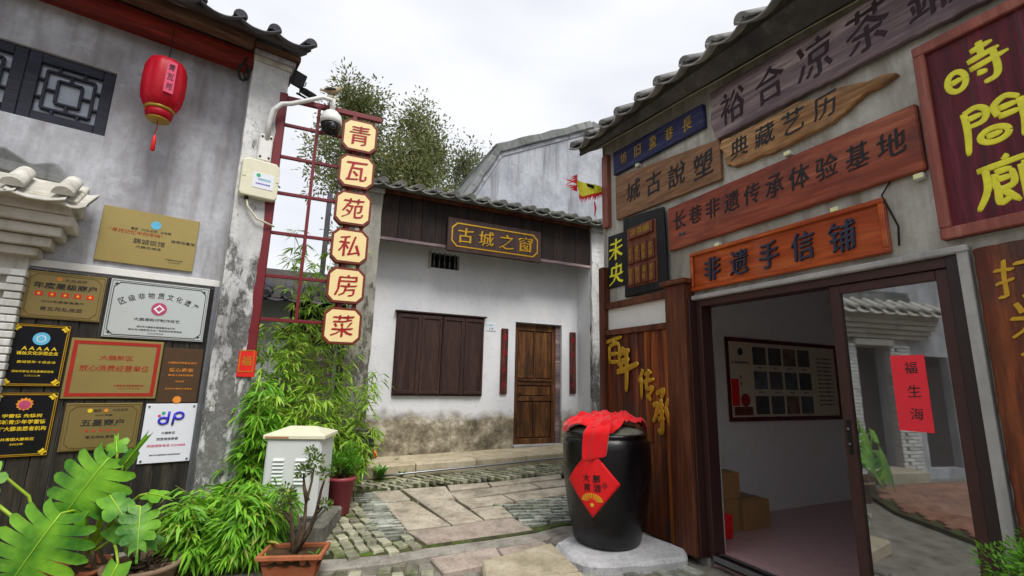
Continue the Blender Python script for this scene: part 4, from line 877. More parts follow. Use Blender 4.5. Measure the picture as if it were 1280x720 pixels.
# timber bay left of the door
by = thing('timber_bay', 'brown timber bay with patchwork plank panel and gold characters beside the glass door', 'timber panel', Sf, 0, -.001, 0)
MB().box(-1.46, -1.36, -.10, .0, .0, 2.9).build('post', 'wood_post', by, .006); MB().box(-.29, -.03, -.14, .05, .0, 2.46).build('post', 'wood_post', by, .008)
MB().box(-.03, -.005, -.1, .05, .0, 2.30).build('post', 'frame_brown', by, .004); MB().box(-.33, .0, -.17, .02, 2.461, 2.51).build('cap', 'wood_post', by, .006)
MB().box(-1.359, -.291, -.08, .0, 2.365, 2.44).build('rail', 'wood_post', by, .005); MB().box(-1.359, -.291, -.08, .0, 2.045, 2.11).build('rail', 'wood_post', by, .005)
MB().box(-1.359, -.291, -.03, -.0, 2.11, 2.365).build('white_panel', 'white_paint', by)
x = -1.357; i = 0
while x < -.42:
    w_ = min(random.uniform(.085, .17), -.41 - x); o = box('plank', 'wood_panel', by, x, x + w_ - .003, -.055 + random.uniform(0, .01), -.02, .0, 2.044, .003); x += w_; i += 1
box('plank', 'wood_flame', by, -.408, -.292, -.06, -.02, 0, 2.044, .003); box('plank', 'wood_flame', by, -1.36 + .66, -1.36 + .75, -.062, -.055, .9, 2.043, .002)
for c_, x, z, w_, h_ in (('百', -1.22, 1.85, .30, .33), ('年', -.98, 1.64, .38, .5), ('传', -.68, 1.47, .26, .34), ('承', -.46, 1.22, .26, .46)): hand(by, c_, x, z, w_, h_, -.066, 'gold', .078, .22)
MB().box(-1.42, -1.30, -.06, .0, 3.42, 4.40).build('upper_post', 'wood_pinkframe', by, .005)
# ======================= signs of the right facade
def board(name, label, poly, mat, th=.04, y=0, bev=.006, rough=0, cat='shop sign', group='carved signs on the shop facade'):
    cx = sum(p[0] for p in poly) / len(poly); cz = sum(p[1] for p in poly) / len(poly)
    t = thing(name, label, cat, Sf, cx, y, cz, group)
    pl = [(p[0] - cx, p[1] - cz) for p in poly]
    if rough:
        q = []
        for i in range(len(pl)):
            a_, b_ = pl[i], pl[(i + 1) % len(pl)]; n = max(1, int(math.hypot(a_[0] - b_[0], a_[1] - b_[1]) / .05))
            for k in range(n): f = k / n; q.append((a_[0] + (b_[0] - a_[0]) * f + random.uniform(-1, 1) * rough, a_[1] + (b_[1] - a_[1]) * f + random.uniform(-1, 1) * rough))
        pl = q
    MB().prism(pl, -th, 0).build('board', mat, t, bev)
    return t, -th - .0006, cx, cz
def row(t, s, a_, b_, size, y, mat, cx, cz, depth=.004, style='brush', **k):
    n = len(s); sz = size if isinstance(size, tuple) else (size, size)
    for i, c_ in enumerate(s):
        f = i / max(1, n - 1); lettering(t, c_, a_[0] + (b_[0] - a_[0]) * f - cx, a_[1] + (b_[1] - a_[1]) * f - cz, sz[0] * random.uniform(.94, 1.05), sz[1] * random.uniform(.94, 1.05), y, mat, depth, style, name='character', **k)
t, y, cx, cz = board('plank_sign', 'long weathered purple plank sign with five carved characters under the eaves', [(.36, 4.30), (3.0, 4.14), (3.0, 3.70), (2.366, 3.755), (.41, 3.79), (.345, 3.97)], 'wood_purple', .06, -.01, rough=.006)
row(t, '裕合凉茶鋪', (.60, 4.03), (2.10, 4.01), (.28, .33), y, 'purple_char', cx, cz, .004)
MB().tube([(.1, y - .012, -.0), (.5, y - .012, .01)], .001, 4)
t, y, cx, cz = board('driftwood_sign', 'ragged driftwood sign with a pointed end and carved characters', [(.427, 3.762), (.40, 3.70), (.46, 3.62), (.47, 3.5), (.56, 3.45), (1.0, 3.42), (1.42, 3.44), (1.6, 3.53), (1.845, 3.572), (1.85, 3.60), (1.62, 3.65), (1.45, 3.70), (1.3, 3.70), (1.167, 3.75), (.8, 3.74)], 'wood_drift', .05, 0, .008, .009)
row(t, '典藏艺历', (.62, 3.61), (1.38, 3.6), (.19, .2), y, 'black_char', cx, cz, .003)
t, y, cx, cz = board('blue_sign', 'dark blue plank sign with small orange gold characters under the eaves', [(-1.19, 4.06), (.25, 4.0), (.245, 4.26), (-1.185, 4.37)], 'wood_blue', .05)
row(t, '坊旧盈巷長', (-.98, 4.21), (.04, 4.14), (.12, .15), y, 'gold_dull', cx, cz)
t, y, cx, cz = board('brown_sign', 'greyish brown plank sign with four dark characters below the blue sign', [(-1.165, 3.46), (.40, 3.392), (.408, 3.80), (-1.168, 4.03)], 'wood_brown', .04)
row(t, '城古說塑', (-.83, 3.73), (.2, 3.62), (.25, .25), y, 'black_char', cx, cz, .005)
t, y, cx, cz = board('long_sign', 'long glossy red brown sign with ten black characters above the doorway', [(-.297, 2.855), (1.923, 2.862), (1.92, 3.322), (-.293, 3.323)], 'wood_redbrown', .045, 0, .01)
row(t, '长巷非遗传承体验基地', (-.13, 3.15), (1.76, 3.11), (.16, .19), y, 'black_char', cx, cz, .005)
for k in range(2): disc(t, -.13 - cx + k * .05, 2.99 - cz, .022, y, 'navy_char', 'seal', .001, 7)
t, y, cx, cz = board('framed_sign', 'bright orange framed sign with five thick dark characters over the door', [(-.02, 2.38), (1.67, 2.38), (1.67, 2.76), (-.02, 2.76)], 'wood_orange', .03)
m = MB(); a_, b_ = .845, .19
for q in ((-a_, a_, -b_, -b_ + .035), (-a_, a_, b_ - .035, b_), (-a_, -a_ + .035, -b_ + .035, b_ - .035), (a_ - .035, a_, -b_ + .035, b_ - .035)): m.box(q[0], q[1], -.055, -.03, q[2], q[3])
m.build('frame', 'wood_orange', t, .006); row(t, '非遗手信铺', (.24, 2.56), (1.39, 2.565), (.18, .23), y, 'navy_char', cx, cz, .02)
t, y, cx, cz = board('red_sign', 'tall crimson board with pinkish frame and three yellow characters', [(1.945, 2.385), (2.66, 2.385), (2.66, 3.69), (1.945, 3.69)], 'wood_crimson', .03)
m = MB(); a_, b_ = .3575, .652
for q in ((-a_, a_, -b_, -b_ + .07), (-a_, a_, b_ - .07, b_), (-a_, -a_ + .06, -b_ + .07, b_ - .07), (a_ - .06, a_, -b_ + .07, b_ - .07)): m.box(q[0], q[1], -.06, -.025, q[2], q[3])
m.build('frame', 'wood_pinkframe', t, .006)
for k in (-.11, .12): MB().box(k - .003, k + .003, -.0315, -.03, -.57, .57).build('board_joint', 'frame_dark', t)
for c_, x, z in (('時', 2.225, 3.40), ('間', 2.25, 3.01), ('廊', 2.265, 2.65)): hand(t, c_, x - cx, z - cz, .29, .30, y, 'yellow', .060, .12)
t, y, cx, cz = board('black_sign', 'narrow black upright board with two bright yellow characters', [(-1.372, 2.63), (-1.0, 2.63), (-1.0, 3.28), (-1.352, 3.30)], 'black_board', .025, 0)
for c_, z in (('未', 3.10), ('央', 2.79)): lettering(t, c_, -1.2 - cx, z - cz, .27, .27, y, 'yellow', .004, 'brush', name='character')
t, y, cx, cz = board('tablet_board', 'black upright board holding a title block and two rows of small wooden tablets', [(-1.0, 2.462), (-.315, 2.475), (-.332, 3.36), (-1.003, 3.425)], 'black_board', .04, -.03, .01)
MB().box(-.26, .22, y - .004, y, -.37, .33).build('tablet_back', 'tablet', t, .003)
tt_ = MB().box(-.22, .19, y - .035, y - .004, .19, .32).build('tablet', 'tablet', t, .004); lettering(tt_, '凉茶鋪', -.01, .255, .32, .09, y - .0355, 'gold_dull', .002, 'brush')
for j in range(2):
    for i in range(4):
        x0 = -.23 + i * .112; z0 = -.1 - j * .25; tb_ = MB().box(x0, x0 + .095, y - .03, y - .004, z0, z0 + .21).build('tablet', 'tablet', t, .004)
        lettering(tb_, ['甘\n草', '菊\n花', '陈\n皮', '金\n银', '夏\n枯', '罗\n汉', '桑\n叶', '麦\n冬'][j * 4 + i], x0 + .047, z0 + .105, .06, .16, y - .0305, 'gold_dull', .002, 'brush')
t, y, cx, cz = board('plank_sign', 'orange brown upright plank with gold brush characters at the right edge of the shop door', [(2.07, .25), (2.6, .25), (2.6, 2.31), (2.075, 2.30)], 'wood_panel', .05, 0, .01, .004)
for c_, x, z in (('打', 2.25, 2.10), ('米', 2.28, 1.87), ('食', 2.30, 1.66), ('堂', 2.33, 1.4)): lettering(t, c_, x - cx, z - cz, .2, .22, y, 'gold', .006, 'brush', name='character')
for k, (x, z, lab) in enumerate(((1.88, 2.83, 'small square led spotlight beside the tall crimson board'), (1.36, 2.775, 'small led spotlight on the right of the orange framed sign'), (.31, 2.775, 'small led spotlight on the left of the orange framed sign'), (-.75, 4.02, 'tiny led spotlight between the blue and brown signs'), (1.05, 3.36, 'tiny led spotlight under the driftwood sign'))):
    t = thing('spotlight', lab, 'spotlight', Sf, x, 0, z, 'small spotlights on the shop facade'); MB().box(-.028, .028, -.05, 0, -.018, .018).build('body', 'white_paint', t, .004); MB().box(-.024, .024, -.052, -.05, -.014, .014).build('lens', 'led', t)
t = thing('cable', 'thin pale cable strung along the underside of the right eaves', 'cable', Sf); MB().tube([(-1.5 + k * .4, -.045, 4.575 - .036 * k + .006 * math.sin(k * 2.1)) for k in range(12)], .006, 5).build('wire', 'off_white', t)
t = thing('cable', 'short black cable hanging between the long sign and the framed sign', 'cable', Sf); MB().tube([(1.72, -.02, 2.87), (1.66, -.03, 2.78), (1.68, -.02, 2.7), (1.72, -.01, 2.55), (1.71, -.01, 2.42)], .006, 5).build('wire', 'iron', t)
t = thing('door_banner', 'red paper strip with black characters pasted on the glass door', 'banner', Sf, 1.655, .02, 1.475)
MB().box(-.092, .092, -.002, 0, -.235, .235).build('paper', 'red_paper', t)
for c_, z in (('福', .155), ('生', .01), ('海', -.13)): lettering(t, c_, 0.015, z, .07, .075, -.0025, 'ink', .0005, 'brush', name='character')
# poster, cartons and bag inside
t = thing('poster', 'framed poster of photographs and text on the room wall', 'poster', Sf, -.76, 2.32, 1.57, rot=R(90))
MB().box(-1.1, 1.1, -.02, 0, -.5, .5).build('panel', 'poster', t)
m = MB()
for q in ((-1.1, 1.1, -.5, -.45), (-1.1, 1.1, .45, .5), (-1.1, -1.05, -.45, .45), (1.05, 1.1, -.45, .45)): m.box(q[0], q[1], -.03, -.02, q[2], q[3])
m.build('frame', 'wood_crimson', t)
for j in range(3):
    for i in range(4):
        o = box('photo', random.choice(['print_dark', 'print_warm', 'print_cool', 'print_dark']), t, -.62 + i * .29, -.38 + i * .29, -.024, -.02, .18 - j * .3, .4 - j * .3, .0)
        fine(t, [('传承技艺', -.5 + i * .29, .145 - j * .3, .1, .02)], -.021)
lettering(t, '长巷非遗传承', -.85, .2, .3, .035, -.021, 'ink', .001); characters(t, '非遗', [(-.86, .02), (-.86, -.06)], .05, -.021, 'char_red', .001); disc(t, -.84, .33, .05, -.021, 'ink', 'emblem', .001, 7)
MB().box(-1.03, -.9, -.022, -.02, -.32, .0).build('red_strip', 'red_paper2', t); disc(t, -.8, -.25, .08, -.021, 'char_red', 'jar_picture', .002, 14); MB().box(-1.0, -.68, -.022, -.02, -.43, -.33).build('picture', 'tablet', t)
for k in range(12): fine(t, [('酿酒工序与传统制作方法', .8, .3 - k * .055, .32, .022)], -.021)
for x, yy, z, a_, b_, c_, lab in ((-.52, .62, .03, .17, .2, .32, 'closed carton on the shop floor nearest the doorway'), (-.50, 1.06, .03, .17, .2, .28, 'closed carton on the shop floor deeper in the room'), (-.50, .66, .352, .16, .18, .25, 'closed carton stacked on top of another carton')):
    t = thing('carton', lab, 'carton', Sf, x, yy, z, 'cartons inside the shop'); MB().box(-a_, a_, -b_, b_, 0, c_).build('box', 'carton', t, .004); MB().box(-.03, .03, -b_ - .002, b_ + .002, c_ * .6, c_ + .002).build('tape', 'brass_dark', t)
t = thing('gift_bag', 'small red gift bag beside the cartons just inside the door', 'bag', Sf, -.30, .50, .03)
MB().prism([(-.09, 0), (.09, 0), (.1, .22), (-.1, .22)], -.05, .05).build('bag', 'red_paper2', t, .01); MB().tube([(-.05, -.05, .22), (-.03, -.05, .3), (.03, -.05, .3), (.05, -.05, .22)], .004, 5).build('handle', 'char_red', t)
# ======================= pennant on the corner
t = thing('pennant', 'small yellow pennant with red fringe flying from the shop corner', 'pennant', W0, 1.17, 5.80, 3.97)
MB().tube([(.05, .06, -.35), (.03, .0, 0), (.0, -.02, .1)], .012, 7).build('pole', 'wood_post', t)
fa = [(0.0, 0, .02), (-.13, -.02, .055), (-.27, -.04, .12), (-.33, -.04, .14)]; m = MB(); vs = []
for i in range(9):
    f = i / 8; p = Vector((-.30 * f, -.05 * math.sin(f * 5), .02 + .13 * f * f)); L2 = .02 + .17 * min(1, f * 1.15) ; vs += [p, p + Vector((.03 * f + .02, .03 * math.sin(f * 7), -L2)) ]
m.add(vs, [(2*i, 2*i+2, 2*i+3, 2*i+1) for i in range(8)]); o = m.build('cloth', 'yellow', t); so_ = o.modifiers.new('thick', 'SOLIDIFY'); so_.thickness = .006
m = MB()
for i in range(26):
    f = i / 25; k = int(f * 8 * .999); g_ = f * 8 - k; p = Vector(vs[2*k+1]).lerp(Vector(vs[min(2*k+3, 17)]), g_)
    l = random.uniform(.05, .09); m.add([p + Vector((-.012, 0, .01)), p + Vector((.012, 0, .01)), p + Vector((random.uniform(-.03, .0), random.uniform(-.02, .02), -l))], [(0, 1, 2)])
for i in range(9):
    p = Vector((-.29, -.02, .15 - i * .022)); m.add([p + Vector((0, 0, .014)), p + Vector((0, 0, -.014)), p + Vector((-random.uniform(.06, .17), random.uniform(-.04, .04), random.uniform(-.07, .06)))], [(0, 1, 2)])
m.build('fringe', 'star_red', t)['kind'] = 'stuff'; t.scale = (1.2, 1.2, 1.2); MB().tube([(-.1, 0, -.14), (-.09, 0, -.22), (-.1, 0, -.3)], [.006, .012, .004], 6).build('tassel', 'star_red', t)
MB().add([(-.20, -.075, .04), (-.11, -.06, .02), (-.12, -.06, -.02), (-.19, -.075, .0)], [(0, 1, 2, 3)]).build('emblem', 'black_char', t)
# ======================= wine jar with cloth and paper
t = thing('wine_jar', 'big black glazed wine jar standing on the pale cement pad', 'jar', W0, .955, 4.80, gz(.955, 4.8))
jz = [(.30, 0), (.315, .02), (.335, .12), (.375, .28), (.402, .46), (.415, .62), (.42, .74), (.418, .84), (.405, .90), (.385, .93), (.375, .94), (.39, .95), (.392, .975), (.37, .98), (.34, .975), (.33, .93)]
o = MB().lathe(jz[:14], 56).build('body', 'jar_glaze', t)
for v in o.data.vertices:
    a_ = math.atan2(v.co.y, v.co.x); q = 1 + .012 * math.sin(a_ * 3 + v.co.z * 4) + .008 * math.sin(v.co.z * 22); v.co.x *= q; v.co.y *= q
MB().lathe([(.35, .95), (.36, .985), (.3, 1.02), (.18, 1.045), (.02, 1.05)], 40).build('lid', 'old_mortar', t)
# cloth: rumpled over the lid with a hanging tail
cl = thing('red_cloth', 'bright red cloth draped over the lid of the black jar', 'cloth', W0, .955, 4.80, gz(.955, 4.8))
from mathutils import noise as MN
m = MB(); NR, NT_ = 26, 96; vs = [(0, 0, 1.11)]
def cr_(t):
    g = lambda c, w_: math.exp(-(((t - c + math.pi) % (2 * math.pi) - math.pi) / w_) ** 2)
    return .365 + .13 * g(R(185), .55) + .13 * g(R(8), .22) + .06 * g(R(100), .5) + .10 * g(R(-105), .35) - .09 * g(R(-48), .34) - .05 * g(R(-150), .2) + .012 * math.sin(7 * t)
for i in range(1, NR + 1):
    for k in range(NT_):
        t = 2 * math.pi * k / NT_; rr = cr_(t) * i / NR; f = min(1, rr / .38)
        z = 1.085 - .045 * f * f + .05 * f * (1 - .8 * f ** 3) * abs(math.sin(t * 2.5 + 1.3 + rr * 12)) + .006 * f * math.sin(t * 11 + .5 - rr * 14) + (.16 - .10 * f) * abs(MN.noise(Vector((math.cos(t) * rr * 6, math.sin(t) * rr * 6, 2)))) + .07 * abs(MN.noise(Vector((math.cos(t) * rr * 15, math.sin(t) * rr * 15, 5))))
        r2 = rr
        if rr > .385: ex = rr - .385; r2 = .385 + .035 * (1 - math.exp(-ex * 22)) + .015 * math.sin(t * 9) * min(1, ex * 12); z -= ex * 1.0
        vs.append((r2 * math.cos(t), r2 * math.sin(t), z))
fs = [(0, 1 + k, 1 + (k + 1) % NT_) for k in range(NT_)] + [(1 + i * NT_ + k, 1 + i * NT_ + (k + 1) % NT_, 1 + (i + 1) * NT_ + (k + 1) % NT_, 1 + (i + 1) * NT_ + k) for i in range(NR - 1) for k in range(NT_)]
m.add(vs, fs, True)
# tail
tv = []; K = 14
for j in range(K + 1):
    f = j / K; zz = 1.125 - .35 * f * f - .0 * f; rr = .22 + .22 * min(1, f * 1.8); wd_ = .125 - .02 * f
    for i in range(9):
        g_ = (i / 8 - .5) * 2; fold = .018 * math.sin(g_ * 7 + f * 3); a_ = R(-108) + (g_ * wd_ - .05 * f + .0) / .43
        r2 = rr + .012 + fold; tv.append((r2 * math.cos(a_), r2 * math.sin(a_), zz + .03 * g_ * (1 - f) + (.03 if f > .95 else 0) * (g_)))
m.add(tv, [(j*9+i, j*9+i+1, (j+1)*9+i+1, (j+1)*9+i) for j in range(K) for i in range(8)], True)
o = m.build('fabric', 'red_cloth', cl); s1 = o.modifiers.new('thick', 'SOLIDIFY'); s1.thickness = .006; s2 = o.modifiers.new('sub', 'SUBSURF'); s2.levels = s2.render_levels = 1
# diamond paper, curved on the jar
pp = thing('paper_diamond', 'red diamond shaped paper with black characters pasted on the jar', 'paper label', W0, .955, 4.80, gz(.955, 4.8))
def jr(z):
    for (r0, z0), (r1, z1) in zip(jz, jz[1:]):
        if z0 <= z <= z1: return r0 + (r1 - r0) * (z - z0) / (z1 - z0)
    return .4
def onjar(x, z, off): a_ = R(-119) + x / .42; r_ = max(jr(z), jr(z + .03), jr(z - .03)) * 1.012 + off; return (r_ * math.cos(a_), r_ * math.sin(a_), z)
D = .265; cz0 = .57; n = 16; vs = []
for j in range(n + 1):
    for i in range(n + 1):
        a_, b_ = i / n * 2 - 1, j / n * 2 - 1; vs.append(onjar((a_ + b_) / 2 * D * .95, cz0 + (b_ - a_) / 2 * D * 1.12, .012))
fs = [(j*(n+1)+i, j*(n+1)+i+1, (j+1)*(n+1)+i+1, (j+1)*(n+1)+i) for j in range(n) for i in range(n)]
MB().add(vs, fs, True).build('paper', 'red_paper2', pp).modifiers.new('thick', 'SOLIDIFY').thickness = .002
def wrap(o, off):
    for v in o.data.vertices: v.co = Vector(onjar(v.co.x + o.location.x, v.co.z + o.location.z, off - v.co.y))
    o.location = (0, 0, 0)
for c_, x, z in (('大', -.045, .61), ('黄', -.04, .53), ('鹏', .045, .61), ('酒', .05, .53)): wrap(lettering(pp, c_, x, z, .065, .068, 0, 'black_char', .0015, 'brush', name='character'), .0145)
m = MB()
for k in range(11): a_ = R(-75 + 15 * k); m.prism([(-.005, 0), (.005, 0), (.002, .05), (-.002, .05)], -.001, 0); 
g_ = MB()
for k in range(13):
    a_ = R(-80 + 13.3 * k); x0, z0 = .03 * math.sin(a_), .41 + .02 * math.cos(a_); x1, z1 = .10 * math.sin(a_), .41 + .075 * math.cos(a_); d = (math.cos(a_) * .006, -math.sin(a_) * .006)
    g_.add([(x0, 0, z0), (x1 - d[0], 0, z1 - d[1]), (x1 + d[0], 0, z1 + d[1])], [(0, 1, 2)])
wrap(g_.build('gold_print', 'ink_gold', pp), .0155); o = disc(pp, 0, .385, .022, 0, 'ink_gold', 'gold_flower', .001, 10, 1, .6); wrap(o, .0155); o = disc(pp, .115, .56, .024, 0, 'char_red', 'seal', .001, 8); wrap(o, .0145)
# ======================= cabinet on its plinth
t = thing('utility_cabinet', 'white louvered metal utility cabinet with a hipped lid among the bamboo', 'cabinet', Kf, .27, 0, .2)
MB().box(-.25, .25, 0, .42, .0, .70).build('body', 'cabinet', t, .006); MB().box(-.24, .24, .01, .41, -.03, .0).build('base', 'alu', t)
MB().add([(-.28, -.03, .70), (.28, -.03, .70), (.28, .45, .70), (-.28, .45, .70), (-.28, -.03, .735), (.28, -.03, .735), (.28, .45, .735), (-.28, .45, .735), (-.12, .21, .80), (.12, .21, .80)],
         [(3, 2, 1, 0), (0, 1, 5, 4), (1, 2, 6, 5), (2, 3, 7, 6), (3, 0, 4, 7), (4, 5, 9, 8), (6, 7, 8, 9), (5, 6, 9), (7, 4, 8)]).build('lid', 'off_white', t, .004)
dr_ = MB().box(-.235, .235, -.012, 0, .02, .685).build('door', 'cabinet', t, .003)
for xx in (-.17, .03):
    for k in range(7):
        z = .30 + k * .034; v = [(xx, -.012, z), (xx + .1, -.012, z), (xx + .1, -.012, z + .024), (xx, -.012, z + .024), (xx, -.03, z + .001), (xx + .1, -.03, z + .001)]
        MB().add(v, [(4, 5, 2, 3), (0, 1, 5, 4), (0, 4, 3), (1, 2, 5)]).build('louvre', 'cabinet', dr_)
MB().tube([(.19, -.013, .36), (.19, -.03, .36), (.19, -.03, .44), (.19, -.013, .44)], .006, 6).build('handle', 'alu', dr_)
o = box('rust_stain', 'rust', t, -.26, -.05, -.0325, -.03, .708, .722, 0)
t = thing('cabinet_plinth', 'rough old concrete plinth under the white utility cabinet', 'plinth', Kf, .27, .15, 0)
o = MB().box(-.36, .36, -.26, .45, -.15, .165).mesh('block', 'old_mortar', .02); bm = bmesh.new(); bm.from_mesh(o); bmesh.ops.subdivide_edges(bm, edges=bm.edges[:], cuts=9, use_grid_fill=True); bm.to_mesh(o); bm.free(); rough_edges(o, .015, 4, 9); link('block', o, t)
# ======================= pots
def pot(name, label, x, y, r, h, mat, group=None, rim=.02, z=None, cat='plant pot', prof=None, inner=.9):
    t = thing(name, label, cat, W0, x, y, gz(x, y) if z is None else z, group)
    b = MB().lathe(prof or [(r * .66, 0), (r * .7, .01), (r * .95, h * .88), (r * 1.06, h * .89), (r * 1.08, h), (r * .95, h), (r * .92, h * .9)], 36).build('pot', mat, t)
    so2 = MB().lathe([(r * .93, h * .86), (r * .5, h * .9), (.01, h * .92)], 24).build('soil', 'soil', t); rough_edges(so2.data, .008, 2, 30); return t
def leaves_mesh(P, D, L, Wd, mat, name, parent, droop=.35, tone=None, roll=None):
    """pointed blades: P base points, D unit directions, L lengths, Wd widths; one mesh"""
    n = len(P); P = np.asarray(P, float); D = np.asarray(D, float); D /= np.linalg.norm(D, axis=1)[:, None]; L = np.asarray(L)[:, None]; Wd = np.asarray(Wd)[:, None]
    up = np.array([0, 0, 1.]); S_ = np.cross(D, up + RNG.normal(0, .5, (n, 3))); S_ /= np.linalg.norm(S_, axis=1)[:, None] + 1e-9
    g = np.array([0, 0, -1.]); pts = []
    for s_, q in ((0, .12), (.35, 1.), (.7, .75), (1., 0.)):
        c = P + D * L * s_ + g * droop * L * s_ * s_
        if q: pts += [c - S_ * Wd * q / 2, c + S_ * Wd * q / 2]
        else: pts += [c]
    V = np.stack(pts, 1).reshape(-1, 3); b = np.arange(n) * 7
    F = []
    for k in b.tolist(): F += [(k, k + 1, k + 3, k + 2), (k + 2, k + 3, k + 5, k + 4), (k + 4, k + 5, k + 6)]
    me = bpy.data.meshes.new(name); me.from_pydata(V.tolist(), [], F); me.materials.append(M[mat])
    at = me.attributes.new('tone', 'FLOAT', 'POINT'); tn = RNG.random(n) if tone is None else tone; at.data.foreach_set('value', np.repeat(tn, 7).astype('f'))
    o = link(name, me, parent); o['kind'] = 'stuff'; return o
def bamboo(label, x, y, h, spread, culms, per, mat='bamboo_leaf', low=.1, leaf=(.10, .165), lean=(0, 0), group='bamboo clumps by the pillar', nodes=9, width=(.015, .025), arch=.5):
    t = thing('bamboo', label, 'bamboo', W0, x, y, gz(x, y) - .03, group); P = []; D = []
    cm = MB()
    for c in range(culms):
        a_ = random.uniform(0, 6.28); r0 = random.random() ** .5 * spread * .55; hh = h * random.uniform(.6, 1.05); bx, by_ = r0 * math.cos(a_), r0 * math.sin(a_)
        oa = a_ + random.uniform(-.8, .8); out = spread * random.uniform(.2, .7); pts = []
        for k in range(nodes + 1):
            s_ = k / nodes; pts.append(Vector((bx + out * math.cos(oa) * s_ ** 1.7 + lean[0] * s_ * hh, by_ + out * math.sin(oa) * s_ ** 1.7 + lean[1] * s_ * hh, hh * (s_ - .12 * arch * s_ ** 3))))
        cm.tube(pts, [.008 * (1 - .8 * k / nodes) for k in range(nodes + 1)], 5)
        for k in range(1, nodes + 1):
            if k / nodes < low: continue
            for q in range(random.choice((2, 3, 3))):
                ta = random.uniform(0, 6.28); tl_ = random.uniform(.05, .2) * (1.2 - .5 * k / nodes); tip = pts[k] + Vector((math.cos(ta) * tl_, math.sin(ta) * tl_, tl_ * random.uniform(-.1, .7)))
                cm.tube([pts[k], tip], [.003, .0015], 3)
                for l in range(per):
                    f = random.uniform(.35, 1); p = pts[k].lerp(tip, f); fa_ = ta + random.uniform(-1.2, 1.2); P.append(p); D.append((math.cos(fa_), math.sin(fa_), random.uniform(-.6, .45)))
    cm.build('culms', 'cane', t)['kind'] = 'stuff'
    n = len(P); leaves_mesh(P, D, RNG.uniform(leaf[0], leaf[1], n), RNG.uniform(width[0], width[1], n), mat, 'leaves', t, .45); return t
bamboo('dense low bamboo clump spilling forward at the foot of the flaking pillar', -2.40, 4.22, .56, .34, 34, 8, low=.15, nodes=7, lean=(-.05, -.1))
bamboo('low bamboo clump between the pillar foot and the bonsai trough', -2.12, 4.22, .66, .26, 22, 8, low=.15, nodes=7)
bamboo('upright dark bamboo clump pressed between pillar and cabinet', -2.52, 4.9, 1.45, .2, 14, 6, low=.12, nodes=12)
bamboo('leafy bamboo clump standing right behind the white cabinet', -2.25, 5.25, 1.55, .34, 13, 5, 'bamboo_pale', low=.3, nodes=12)
bamboo('tall bamboo clump behind the trellis post', -2.75, 5.35, 2.2, .34, 13, 5, 'bamboo_pale', low=.3, nodes=14)
bamboo('tallest loose bamboo whose tips show through the trellis', -2.55, 5.95, 3.2, .5, 13, 5, 'bamboo_pale', low=.35, nodes=17, lean=(.02, 0))
bamboo('airy pale bamboo in front of the grey timber doors', -2.12, 5.85, 2.0, .45, 12, 3, 'bamboo_pale', low=.3, nodes=12, lean=(.06, 0))
pt = pot('plant_pot', 'tall red glazed pot holding a feathery green shrub behind the cabinet', -1.79, 5.38, .148, .38, 'pot_red', prof=[(.095, 0), (.105, .01), (.142, .34), (.158, .345), (.158, .38), (.142, .38), (.138, .34)])
def bush(label, x, y, z, r, h, n, mat, leaf, wid, name='shrub', group=None, cat='shrub', up=.5, bl=None):
    t = thing(name, label, cat, W0, x, y, z, group); P = []; D = []
    cl_ = [(random.gauss(0, .42) * r, random.gauss(0, .42) * r, h * random.uniform(.15, .95)) for _ in range(bl or 14)]
    for i in range(n):
        c = random.choice(cl_); d = Vector((random.gauss(0, 1), random.gauss(0, 1), random.gauss(0, .8))).normalized(); rr = r * .42 * random.random() ** .4
        P.append((c[0] + d.x * rr, c[1] + d.y * rr, c[2] + d.z * rr * .8)); D.append((d.x, d.y, d.z * .6 + up))
    m = MB()
    for c in cl_[:9]: m.tube([(0, 0, 0), (c[0] * .5, c[1] * .5, c[2] * .5), c], [.008, .005, .002], 5)
    m.build('stems', 'bark', t); leaves_mesh(P, D, RNG.uniform(leaf * .6, leaf * 1.2, n), RNG.uniform(wid * .7, wid * 1.2, n), mat, 'leaves', t, .2); return t
bush('feathery green shrub growing in the tall red pot', -1.79, 5.38, gz(-1.79, 5.38) + .34, .18, .36, 2200, 'shrub_leaf', .05, .008)
bamboo('pale arching bamboo tuft rising behind the red potted shrub', -1.9, 5.78, .95, .25, 9, 6, 'bamboo_pale', low=.4, nodes=8, leaf=(.1, .17))
p = Sf.w(2.22, -.30); bush('clipped dark green bush at the right edge below the plank sign', p.x, p.y, .42, .2, .36, 3000, 'shrub_leaf', .035, .012, bl=30)
pot('plant_pot', 'round pot under the clipped bush at the shop wall', p.x, p.y, .17, .4, 'pot_brown', z=-.05)
# bonsai in trough
bx, by_, bz = -1.64, 3.98, -.035
t = thing('trough_pot', 'rectangular terracotta trough pot in front of the cabinet plinth', 'plant pot', W0, bx, by_, bz, rot=R(8))
def frus(m, a0, b0, a1, b1, z0, z1):
    v = [(-a0, -b0, z0), (a0, -b0, z0), (a0, b0, z0), (-a0, b0, z0), (-a1, -b1, z1), (a1, -b1, z1), (a1, b1, z1), (-a1, b1, z1)]
    return m.add(v, [(0, 1, 5, 4), (1, 2, 6, 5), (2, 3, 7, 6), (3, 0, 4, 7), (3, 2, 1, 0)])
t.scale = (.86, .86, 1); m = MB(); frus(m, .2, .11, .245, .15, .0, .17); m.build('body', 'terracotta', t, .006)
m = MB()
for q in ((-.275, .275, -.18, -.145), (-.275, .275, .145, .18), (-.275, -.24, -.145, .145), (.24, .275, -.145, .145)): m.box(q[0], q[1], q[2], q[3], .165, .2)
